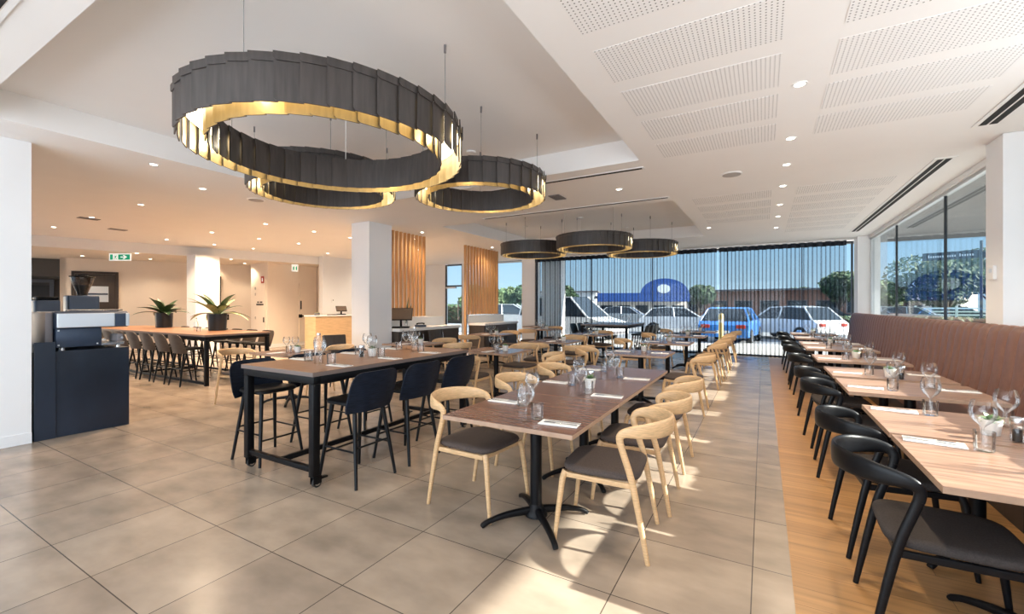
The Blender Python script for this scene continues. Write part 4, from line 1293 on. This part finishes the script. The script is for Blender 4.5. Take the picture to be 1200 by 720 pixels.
MB().rbox(0.3305, 0.345, 0.303, 0.335, 0.25, 0.40, 0.004).build('silver_end', M['silver'], o)
MB().rbox(-0.28, 0.27, -0.36, -0.2945, 0.06, 0.42, 0.02).build('grey_side_cover', M['greyplastic'], o, 40)
cup = MB()
for k in range(6): cup.tube([(-0.2, 0.02 + k * 0.05, 0.44), (0.25, 0.02 + k * 0.05, 0.44)], 0.006, 6)
cup.tube([(0.25, -0.2, 0.44), (0.25, 0.3, 0.44)], 0.008, 6)
cup.build('cup_rail', M['steel'], o, 40)
for k in range(2):
    g = MB().tube([(-0.33, -0.12 + k * 0.24, 0.26), (-0.33, -0.12 + k * 0.24, 0.19)], 0.035, 14).build('group_head', M['chrome'], o, 40)
    MB().tube([(-0.33, -0.12 + k * 0.24, 0.185), (-0.46, -0.12 + k * 0.24, 0.18)], [0.012, 0.016], 10).build('portafilter', M['blackmetal'], g, 40)
MB().rbox(-0.42, -0.262, -0.27, 0.31, 0.03, 0.075, 0.005).rbox(-0.26, 0.27, 0.102, 0.31, 0.03, 0.06, 0.004).build('drip_tray', M['steel'], o)
for dy, dz in ((-0.26, 0.21), (-0.26, 0.05), (0.06, 0.05)):
    MB().rbox(0.2905, 0.296, dy - 0.008, dy + 0.008, dz, dz + 0.016, 0.002).build('screw_cap', M['silver'], o)
# steel jug tray at the right end
o = thing('milk_jug_shelf', 'brown grey steel tray with handle on the right end of the coffee counter', 'tray', (-6.66, 2.165, CZ + 0.0615))
# grinder + slab body
o2 = o
MB().rbox(-0.12, 0.14, -0.035, 0.035, 0.0, 0.012, 0.004).build('base', M['steel'], o)
MB().rbox(-0.10, 0.12, -0.03, 0.03, 0.0125, 0.10, 0.012).build('box', M['greyplastic'], o)
MB().tube([(0.12, 0, 0.06), (0.2, -0.01, 0.06)], 0.012, 10).build('handle', M['steel'], o, 40)
o = thing('coffee_grinder', 'coffee grinder with smoky bean hopper behind the espresso machine', 'coffee grinder', (-7.30, 1.93, CZ + 0.0006))
o.location = (-7.62, 2.14, CZ + 0.0006)
MB().rbox(-0.13, 0.08, -0.15, 0.15, 0.0, 0.62, 0.02).build('body', M['navymetal'], o, 40)
MB().lathe([(0.05, 0.6205), (0.055, 0.66), (0.07, 0.70), (0.105, 0.80), (0.115, 0.855), (0.113, 0.855), (0.10, 0.79)], 24).build('hopper', M['smoke'], o, 40)
MB().lathe([(0.0, 0.622), (0.05, 0.63), (0.06, 0.69), (0.085, 0.755), (0.0, 0.76)], 20).build('beans', M['bean'], o, 40)
MB().lathe([(0.122, 0.8555), (0.126, 0.862), (0.122, 0.87), (0.05, 0.875), (0.048, 0.892), (0.0, 0.895)], 24).build('lid', M['blackmetal'], o, 40)
o = thing('coffee_grinder', 'tall navy grinder body left of the smoky hopper', 'coffee grinder', (-7.62, 1.80, CZ + 0.0006))
MB().rbox(-0.10, 0.10, -0.10, 0.115, 0.0, 0.56, 0.02).build('body', M['navymetal'], o, 40)
MB().rbox(-0.09, 0.09, -0.09, 0.105, 0.5605, 0.60, 0.015).build('lid', M['blackmetal'], o, 40)
MB().rbox(0.1005, 0.13, -0.04, 0.04, 0.2, 0.26, 0.006).build('spout', M['steel'], o)

# ================================================================== SIGNS AND SWITCHES ON THE LEFT
def exit_sign():
    p0 = at_z(128.5, 296.0, 2.62); 
    c = on_line(141, (-15.6, 2.9), (-14.6, 6.0)); c = V((-15.0, c.y * 15.0 / abs(c.x), 0)) if False else c
    sc = (c.y * _ca - c.x * _sa) / F_          # metres per photo pixel at that distance
    o = thing('exit_sign', 'green exit sign with running figure and arrow hung before the lobby', 'sign', (c.x, c.y, 2.56), R_(YAW) + 0.02)
    w, h = 12.6 * sc, 4.2 * sc
    zc = 1.42 + (358 - 301.5) * sc - 2.56
    MB().rbox(-w, w, -0.012, 0.012, zc - h, zc + h, 0.004).build('panel', M['signwhite'], o)
    f = -0.0125
    g = MB()
    g.box(-w * 0.90, -w * 0.64, f - 0.002, f, zc - h * 0.74, zc + h * 0.74)
    g.box(-w * 0.16, w * 0.92, f - 0.002, f, zc - h * 0.74, zc + h * 0.74)
    g.build('green_field', M['green'], o)
    a = MB()
    XZ = Matrix(((1, 0, 0, 0), (0, 0, -1, f - 0.0045), (0, 1, 0, zc), (0, 0, 0, 1)))
    a.prism([(x * w, z * h) for x, z in ((0.08, -0.14), (0.42, -0.14), (0.26, -0.55), (0.40, -0.55), (0.66, 0.0), (0.40, 0.55), (0.26, 0.55), (0.42, 0.14), (0.08, 0.14))], -0.001, 0.001, XZ)
    a.build('arrow', M['signwhite'], o)
    m = MB()
    def limb(p, q, t):
        d = V((q[0] - p[0], q[1] - p[1])); n_ = V((-d.y, d.x)).normalized() * t
        m.prism([(p[0] + n_.x, p[1] + n_.y), (p[0] - n_.x, p[1] - n_.y), (q[0] - n_.x, q[1] - n_.y), (q[0] + n_.x, q[1] + n_.y)], -0.001, 0.001, XZ)
    U = h
    x0 = -w * 0.40
    limb((x0 - 0.05 * U, -0.1 * U), (x0 + 0.15 * U, 0.35 * U), 0.13 * U)
    limb((x0 - 0.05 * U, -0.1 * U), (x0 + 0.3 * U, -0.35 * U), 0.07 * U); limb((x0 + 0.3 * U, -0.35 * U), (x0 + 0.2 * U, -0.72 * U), 0.06 * U)
    limb((x0 - 0.08 * U, -0.12 * U), (x0 - 0.25 * U, -0.45 * U), 0.07 * U); limb((x0 - 0.25 * U, -0.45 * U), (x0 - 0.55 * U, -0.5 * U), 0.06 * U)
    limb((x0 + 0.12 * U, 0.3 * U), (x0 + 0.45 * U, 0.12 * U), 0.05 * U); limb((x0 + 0.1 * U, 0.32 * U), (x0 - 0.3 * U, 0.2 * U), 0.05 * U)
    m.prism([(x0 + 0.27 * U + 0.12 * U * math.cos(k * PI / 5), 0.56 * U + 0.12 * U * math.sin(k * PI / 5)) for k in range(10)], -0.001, 0.001, XZ)
    m.build('running_figure', M['green'], o)
    MB().rbox(-w, w, -0.006, 0.006, zc + h + 0.001, zc + h + 2.2 * sc, 0.002).build('clear_hanger', M['glass'], o)
    MB().rbox(-w, w, -0.025, 0.025, zc + h + 2.25 * sc, zc + h + 3.2 * sc, 0.003).build('ceiling_mount', M['steel'], o)
    for s in (-1, 1):
        MB().tube([(s * w * 0.8, 0, zc + h + 3.2 * sc), (s * w * 0.8, 0, H - 2.5605)], 0.006, 6).build('hanger_rod', M['steel'], o)
    return o
exit_sign()
# toilet door sign
c = on_line(343.5, (-14.2, 9.0), (-14.0, 10.6)); sc = (c.y * _ca - c.x * _sa) / F_
o = thing('toilet_sign', 'small white hanging sign with two green figures beside the toilet door', 'sign', (-14.05, c.y, 2.5), PI / 2 - 0.35)
zc = 1.42 + (358 - 314.5) * sc - 2.5
MB().rbox(-3.4 * sc, 3.4 * sc, -0.012, 0.012, zc - 4 * sc, zc + 4 * sc, 0.003).build('panel', M['signwhite'], o)
g = MB()
for s in (-1, 1):
    g.box((s * 1.5 - 0.75) * sc, (s * 1.5 + 0.75) * sc, -0.0145, -0.0125, zc - 2.4 * sc, zc + 1.6 * sc)
    g.box((s * 1.5 - 0.4) * sc, (s * 1.5 + 0.4) * sc, -0.0145, -0.0125, zc + 1.75 * sc, zc + 2.5 * sc)
g.build('two_figures', M['green'], o)
MB().rbox(-3.6 * sc, 3.6 * sc, -0.03, 0.03, zc + 4.05 * sc, zc + 6 * sc, 0.003).build('ceiling_mount', M['trimwhite'], o)
# fire point sign
c = on_line(307.5, (-15.2, 8.56), (-14.3, 8.56)); sc = (c.y * _ca - c.x * _sa) / F_
o = thing('fire_sign', 'red fire extinguisher sign high on the cream wall', 'sign', (c.x, 8.567, 1.42 + (358 - 328) * sc))
MB().rbox(-3.0 * sc, 3.0 * sc, -0.01, 0.0, -4 * sc, 4 * sc, 0.003).build('panel', M['red'], o)
MB().prism([(-0.8 * sc, -2.2 * sc), (0.8 * sc, -2.2 * sc), (0.8 * sc, 1.2 * sc), (0.3 * sc, 2.2 * sc), (-0.3 * sc, 2.2 * sc), (-0.8 * sc, 1.2 * sc)], 0.0, 0.002, Matrix(((1, 0, 0, 0), (0, 0, -1, -0.0102), (0, 1, 0, 0), (0, 0, 0, 1)))).build('extinguisher_symbol', M['signwhite'], o)
# sign plate and call panel near the dark door behind the right planter
for px, py, w, h, m, nm, l in ((265, 357.5, 4, 3.6, 'leather', 'wall_plaque', 'brown plaque on the cream wall right of the dark door'), (266, 372, 2.3, 3.2, 'blackmetal', 'wall_panel', 'black call panel below the brown plaque on the cream wall')):
    c = on_line(px, w1a, w1b) + V((0.45, -0.22, 0)) * 0.3; sc = (c.y * _ca - c.x * _sa) / F_
    A_ = on_line(px - w, w1a, w1b); B_ = on_line(px + w, w1a, w1b)
    z = 1.42 + (358 - py) * sc
    o = thing(nm, l, 'sign', (0, 0, 0))
    nn = V((dW.y, -dW.x, 0)) * 0.002
    slab(A_ + nn, B_ + nn, -0.03, z - h * sc, z + h * sc).build('plate', M[m], o)
    nn = V((dW.y, -dW.x, 0)) * 0.033
    slab(A_.lerp(B_, 0.25) + nn, A_.lerp(B_, 0.75) + nn, -0.004, z - h * 0.4 * sc, z + h * 0.5 * sc).build('inset', M['greyplastic'], o)
# thermostat on the right column
o = thing('wall_control', 'small white control box on the right column', 'switch', (2.03, 6.27, 1.75))
MB().rbox(-0.03, -0.0005, -0.055, 0.055, -0.07, 0.07, 0.006).build('housing', M['trimwhite'], o)
MB().rbox(-0.034, -0.0305, -0.03, 0.03, 0.0, 0.04, 0.001).build('dial', M['silver'], o)

# ================================================================== OUTSIDE
struct(MB().box(-90, 120, -60, 160, -0.30, -0.12).build('floor', M['asphalt']))
struct(MB().box(-24, 8, 14.4, 19.0, -0.119, -0.03).build('floor', M['paving']))
struct(MB().box(2.45, 6.0, -10, 14.4, -0.119, -0.03).build('floor', M['paving']))
struct(MB().box(2.33, 5.1, -10, 15.2, 3.20, 3.42).build('trim_6', M['soffit']))
struct(MB().box(-16, 5.1, 15.2, 15.9, 3.20, 3.42).build('trim_6', M['soffit']))
struct(MB().box(-16, 2.33, 14.36, 15.2, 3.20, 3.42).build('trim_6', M['soffit']))
struct(MB().box(-7.4, -6.6, 15.2, 15.6, -0.03, 3.2).build('trim_7', M['white']))
def car(loc, rz, paint, label, L=4.3, hgt=1.45, van=False):
    o = thing('car', label, 'car', loc, rz)
    w = 0.88
    if van:
        low = [(-L / 2, 0.35), (-L / 2, 1.0), (-L / 2 + 0.1, 1.08), (L / 2 - 0.9, 1.05), (L / 2 - 0.1, 0.85), (L / 2, 0.6), (L / 2, 0.35)]
        cab = [(-L / 2 + 0.08, 1.06), (-L / 2 + 0.2, hgt - 0.05), (-L / 2 + 0.5, hgt), (L / 2 - 1.9, hgt), (L / 2 - 0.9, 1.04)]
    else:
        low = [(-L / 2, 0.32), (-L / 2 + 0.03, 0.78), (-L / 2 + 0.2, 0.92), (-0.6, 0.95), (L / 2 - 1.2, 0.92), (L / 2 - 0.2, 0.74), (L / 2, 0.55), (L / 2, 0.3)]
        cab = [(-L / 2 + 0.25, 0.9), (-L / 2 + 0.75, hgt - 0.06), (-0.7, hgt), (0.25, hgt - 0.04), (L / 2 - 1.15, 0.9)]
    XZ = Matrix(((1, 0, 0, 0), (0, 0, 1, 0), (0, 1, 0, 0), (0, 0, 0, 1)))
    MB().prism(low, -w, w, XZ).build('body', paint, o)
    mb = MB(); n = len(cab)
    cx = sum(p[0] for p in cab) / n
    vs = [(p[0], s * (w - 0.02 - 0.22 * (p[1] - 0.9) / (hgt - 0.9)), p[1]) for s in (-1, 1) for p in cab]
    mb.add(vs, [tuple(range(n)), tuple(range(2 * n - 1, n - 1, -1))] + [(k, (k + 1) % n, n + (k + 1) % n, n + k) for k in range(n)])
    mb.build('windows', M['carglass'], o)
    rf = MB()
    top = [p for p in cab if p[1] > hgt - 0.1]
    vs = [(p[0], s * 0.68, p[1] + 0.012) for s in (-1, 1) for p in top] + [(p[0], s * 0.68, p[1] - 0.03) for s in (-1, 1) for p in top]
    m = len(top)
    rf.add(vs, [tuple(list(range(m)) + list(range(2 * m - 1, m - 1, -1)))] + [(k, k + 1, 2 * m + k + 1, 2 * m + k) for k in range(m - 1)] + [(m + k, m + k + 1, 3 * m + k + 1, 3 * m + k) for k in range(m - 1)])
    for s in (-1, 1):
        for a, b in ((cab[0], cab[1]), (cab[-2], cab[-1]), ((0.05 - 0.35, 0.92), (0.0 - 0.35, hgt - 0.02))):
            ya = w - 0.012; yb = w - 0.012 - 0.22 * (b[1] - 0.9) / (hgt - 0.9) if b[1] > a[1] else ya
            yaa = w - 0.012 - 0.22 * (a[1] - 0.9) / (hgt - 0.9)
            ybb = w - 0.012 - 0.22 * (b[1] - 0.9) / (hgt - 0.9)
            rf.tube([(a[0], s * yaa, a[1]), (b[0], s * ybb, b[1])], 0.035, 6)
    rf.build('roof', paint, o)
    for sx in (-L / 2 + 0.8, L / 2 - 0.85):
        for s in (-1, 1):
            m_ = MB(); m_.lathe([(0.0, -0.1), (0.28, -0.1), (0.315, -0.07), (0.315, 0.07), (0.28, 0.1), (0.0, 0.1)], 20)
            T = Matrix.Translation((sx, s * (w - 0.06), 0.315)) @ Matrix.Rotation(PI / 2, 4, 'X')
            m_.v = [tuple(T @ V(p)) for p in m_.v]
            wh = m_.build('wheel', M['tyre'], o, 40)
            h_ = MB(); h_.lathe([(0.0, 0.105), (0.19, 0.103), (0.2, 0.098)], 16).lathe([(0.0, -0.105), (0.19, -0.103), (0.2, -0.098)], 16)
            h_.v = [tuple(T @ V(p)) for p in h_.v]
            h_.build('hub_cap', M['steel'], wh, 40)
    for s in (-0.62, 0.62):
        MB().rbox(L / 2 - 0.08, L / 2 + 0.004, s - 0.17, s + 0.17, 0.56, 0.68, 0.02).build('headlight', M['silver'], o)
        MB().rbox(-L / 2 - 0.012, -L / 2 + 0.05, s - 0.16, s + 0.16, 0.66, 0.8, 0.02).build('tail_light', M['red'], o)
    MB().rbox(L / 2 - 0.05, L / 2 + 0.01, -0.7, 0.7, 0.36, 0.48, 0.02).build('bumper', M['greyplastic'], o)
    MB().rbox(-L / 2 - 0.015, -L / 2 + 0.05, -0.24, 0.24, 0.46, 0.57, 0.01).build('number_plate', M['trimwhite'], o)
    return o
def gp(px, dist):
    d = ray(px, 0); t = dist / 1.0
    return (d.x * t, d.y * t, -0.12)
def car_at(px, dist, rz, *a, **k):
    x, y, z = gp(px, dist)
    return car((x, y, z), rz, *a, **k)
car_at(668, 19.5, -0.25, M['carwhite'], 'white van parked outside the left end of the curtain', L=4.8, hgt=1.9, van=True)
car_at(735, 33, 0.1, M['carsilver'], 'silver car parked beyond the high table outside the curtain')
car_at(797, 24, 0.15, M['carwhite'], 'white car parked outside the middle of the curtain')
car_at(858, 18.5, PI / 2 - 0.1, M['carblue'], 'bright blue hatchback parked outside behind the oak aisle chairs')
car_at(922, 20, 2.4, M['carwhite'], 'white hatchback parked outside the right part of the curtain', hgt=1.5)
car_at(968, 34, 0.1, M['cardark'], 'dark car parked far off behind the right curtain')
car_at(598, 24, 0.35, M['carsilver'], 'silver car seen through the glazing between screen and column', hgt=1.6, van=True)
car_at(1072, 31, -0.35, M['carsilver'], 'silver sedan driving past the right window')
car_at(1040, 38, -0.3, M['carwhite'], 'white car at the left edge of the right window')
car_at(1128, 42, -0.3, M['cardark'], 'dark car partly behind the white gate outside the right window')

def tree(loc, hgt, rad, label, m, seed, nleaf=2600, trunk=0.3, group=None, ls=0.22):
    o = thing('tree', label, 'tree', loc, group=group)
    rnd = random.Random(seed)
    tb_ = MB(); th = hgt * trunk
    tb_.tube([(0, 0, -0.02), (0.05, 0.03, th * 0.6), (0.0, 0.0, th + 0.3 * rad)], [0.05 * rad + 0.06, 0.045 * rad + 0.04, 0.03 * rad], 10)
    blobs = []
    for k in range(9):
        a = rnd.uniform(0, 2 * PI); q = rnd.uniform(0.2, 0.75) * rad; z = th + (hgt - th) * rnd.uniform(0.25, 0.78)
        b = V((q * math.cos(a), q * math.sin(a), z)); blobs.append((b, rad * rnd.uniform(0.32, 0.52)))
        tb_.tube([(0, 0, th * 0.8), (b.x * 0.5, b.y * 0.5, (th + b.z) / 2), (b.x, b.y, b.z)], [0.028 * rad, 0.018 * rad, 0.006 * rad], 6)
    blobs.append((V((0, 0, hgt - rad * 0.45)), rad * 0.45))
    tb_.build('trunk', M['bark'], o, 60)
    lf = MB()
    for k in range(nleaf):
        b, r = blobs[k % len(blobs)]
        while True:
            u = V((rnd.uniform(-1, 1), rnd.uniform(-1, 1), rnd.uniform(-1, 1)))
            if 0.05 < u.length < 1: break
        u = u.normalized() * (u.length ** 0.4)
        p = b + V((u.x * r, u.y * r, u.z * r * 0.8))
        a = V((rnd.uniform(-1, 1), rnd.uniform(-1, 1), rnd.uniform(-1, 1))).normalized(); c_ = a.orthogonal().normalized(); s_ = ls * rnd.uniform(0.6, 1.3)
        lf.add([p - a * s_, p + c_ * s_ * 0.6, p + a * s_, p - c_ * s_ * 0.6], [(0, 1, 2, 3)])
    lf.build('crown', m, o)
    return o
def tree_at(px, dist, *a, **k):
    return tree(gp(px, dist), *a, **k)
tree_at(1108, 38, 6.2, 4.6, 'large dark spreading tree outside the right window', M['foliage'], 1, 7000, 0.2, ls=0.2)
tree_at(1168, 50, 7.0, 4.0, 'second dark tree behind the road sign', M['foliage'], 2, 4000, 0.2)
tree_at(1043, 50, 4.2, 3.0, 'smaller tree at the left of the right window', M['foliage2'], 3, 2000, 0.25, ls=0.3)
tree_at(983, 50, 5.6, 2.6, 'dark rounded tree behind the right end of the curtain', M['foliage'], 4, 3500, 0.22)
tree_at(940, 84, 4.6, 3.4, 'broad tree far behind the right curtain', M['foliage'], 5, 2500, 0.25, ls=0.3)
tree_at(818, 62, 4.6, 2.2, 'slim tree beside the blue shop', M['foliage'], 6, 2500, 0.3, ls=0.28)
tree_at(655, 64, 4.2, 3.0, 'tree behind the white van', M['foliage'], 8, 2500, 0.25, ls=0.3)
tree_at(590, 40, 3.2, 2.0, 'green tree seen left of the window column', M['foliage2'], 9, 2600, 0.3)
tree_at(612, 30, 3.0, 1.0, 'dark shrub tree close to the window column', M['foliage'], 10, 2000, 0.3, ls=0.16)
tree_at(562, 45, 3.6, 2.2, 'tree hidden partly by the right timber screen', M['foliage2'], 11, 2000, 0.3)
# hedge and lawn strip behind the cars
struct(MB().box(0, 16, 34, 38, -0.119, -0.06, Matrix.Translation((-2, 2, 0))).build('floor', M['grass']))
struct(MB().box(8, 60, 34, 60, -0.119, -0.07).build('floor', M['grass']))
def hedge(x0, x1, y0, y1, h, label, seed):
    o = thing('hedge', label, 'hedge', ((x0 + x1) / 2, (y0 + y1) / 2, -0.12))
    a, b = (x1 - x0) / 2, (y1 - y0) / 2
    rnd = random.Random(seed); lf = MB()
    for k in range(3500):
        p = V((rnd.uniform(-a, a), rnd.uniform(-b, b), h * rnd.uniform(0, 1) ** 0.7))
        d = V((rnd.uniform(-1, 1), rnd.uniform(-1, 1), rnd.uniform(-1, 1))).normalized(); c_ = d.orthogonal().normalized(); s_ = 0.14
        lf.add([p - d * s_, p + c_ * s_ * 0.6, p + d * s_, p - c_ * s_ * 0.6], [(0, 1, 2, 3)])
    lf.build('leaves', M['foliage'], o)
    MB().rbox(-a * 0.97, a * 0.97, -b * 0.7, b * 0.7, 0, h * 0.9, 0.1).build('branches', M['bark'], o)
hedge(-26, -15, 30, 31.4, 1.6, 'clipped hedge behind the silver car left of the column', 3)
hedge(2, 13, 30, 31.2, 0.9, 'low hedge across the car park behind the right curtain', 4)

def building(c0, rz, w, d, h, wallm, label, fascia=None, roofm=None, wins=5):
    o = thing('building', label, 'building', c0, rz)
    MB().rbox(-w / 2, w / 2, -d / 2, d / 2, 0, h, 0.03).build('wall', wallm, o)
    MB().rbox(-w / 2 - 0.4, w / 2 + 0.4, -d / 2 - 0.8, d / 2 + 0.4, h + 0.001, h + 0.25, 0.03).build('roof', roofm or M['roof'], o)
    for k in range(wins):
        x = -w / 2 + (k + 0.5) * w / wins
        f = MB().rbox(x - w / wins * 0.36, x + w / wins * 0.36, -d / 2 - 0.06, -d / 2 - 0.001, 0.5, h * 0.62, 0.01).build('window', M['greyplastic'], o)
        MB().box(x - w / wins * 0.32, x + w / wins * 0.32, -d / 2 - 0.075, -d / 2 - 0.061, 0.6, h * 0.6).build('pane', M['carglass'], f)
    return o
x, y, z = gp(748, 60)
o = building((x, y, -0.12), R_(20), 11, 8, 2.5, M['cream'], 'shop with dark blue fascia and arched sign behind the curtain')
MB().rbox(-5.6, 5.6, -5.1, -4.85, 2.0, 3.1, 0.03).build('fascia', M['shopblue'], o)
n = 20
ar = [(2.9 * math.cos(PI * k / n) + 2.6, 2.0 * math.sin(PI * k / n)) for k in range(n + 1)]
MB().prism(ar, -0.1, 0.1, Matrix(((1, 0, 0, 0), (0, 0, -1, -5.0), (0, 1, 0, 2.9), (0, 0, 0, 1)))).build('arched_sign', M['shopblue'], o)
ar2 = [(0.8 * math.cos(2 * PI * k / n) + 2.5, 0.55 * math.sin(2 * PI * k / n) + 0.7) for k in range(n)]
MB().prism(ar2, 0.101, 0.13, Matrix(((1, 0, 0, 0), (0, 0, -1, -5.0), (0, 1, 0, 2.9), (0, 0, 0, 1)))).build('pale_emblem', M['silver'], o)
x, y, z = gp(890, 66)
building((x, y, -0.12), R_(-5), 26, 9, 3.6, M['brick'], 'long brick shop row far behind the right curtain', wins=8)
x, y, z = gp(985, 95)
building((x, y, -0.12), R_(-10), 16, 9, 4.6, M['cream'], 'pale building behind the trees at the right of the curtain', wins=5)
x, y, z = gp(640, 95)
building((x, y, -0.12), R_(15), 22, 9, 4.2, M['white'], 'white building far off behind the van', wins=6)
x, y, z = gp(1062, 78)
building((x, y, -0.12), R_(-30), 16, 8, 4.0, M['cream'], 'pale house under the large tree outside the right window', wins=4)
# road sign on a post
x, y, z = gp(1150, 24)
o = thing('road_sign', 'dark street name board on a tall post outside the right window', 'sign', (x, y, -0.12), R_(YAW) - 0.95)
MB().tube([(0, 0, 0), (0, 0, 5.1)], 0.06, 10).build('post', M['signboard'], o, 40)
MB().rbox(-2.4, -0.065, -0.03, 0.03, 4.15, 4.6, 0.01).build('board', M['signboard'], o)
lt = MB(); rnd = random.Random(5)
for k in range(19):
    if k in (12,): continue
    lt.box(-2.15 + k * 0.1, -2.09 + k * 0.1, -0.036, -0.0305, 4.3, 4.3 + (0.16 if k in (0, 13) else 0.11))
lt.build('lettering', M['silver'], o)
MB().rbox(0.065, 0.5, -0.03, 0.03, 4.15, 4.5, 0.01).build('second_board', M['signboard'], o)
# white gate
x, y, z = gp(1121, 33)
o = thing('gate', 'white slatted gate at the foot of the large tree', 'gate', (x, y, -0.12), R_(YAW) - 0.6)
for s in (-2.3, 0, 2.3): MB().rbox(s - 0.07, s + 0.07, -0.07, 0.07, 0, 1.5, 0.01).build('post', M['trimwhite'], o)
for k in range(5): MB().rbox(-2.22, -0.08, -0.02, 0.02, 0.25 + 0.25 * k, 0.37 + 0.25 * k, 0.005).rbox(0.08, 2.22, -0.02, 0.02, 0.25 + 0.25 * k, 0.37 + 0.25 * k, 0.005).build('rail', M['trimwhite'], o)
# yellow bollard outside the glass
x, y, z = gp(845, 15.2)
o = thing('bollard', 'pale yellow bollard on the path outside the curtain', 'bollard', (x, y, -0.029))
MB().lathe([(0.0, 0.0), (0.08, 0.0), (0.08, 1.1), (0.06, 1.15), (0.0, 1.17)], 16).build('post', mat('yellow_paint', (0.75, 0.55, 0.2), 0.5), o, 40)
MB().lathe([(0.081, 0.85), (0.083, 0.86), (0.083, 0.95), (0.081, 0.96)], 16).build('band', M['trimwhite'], o, 40)
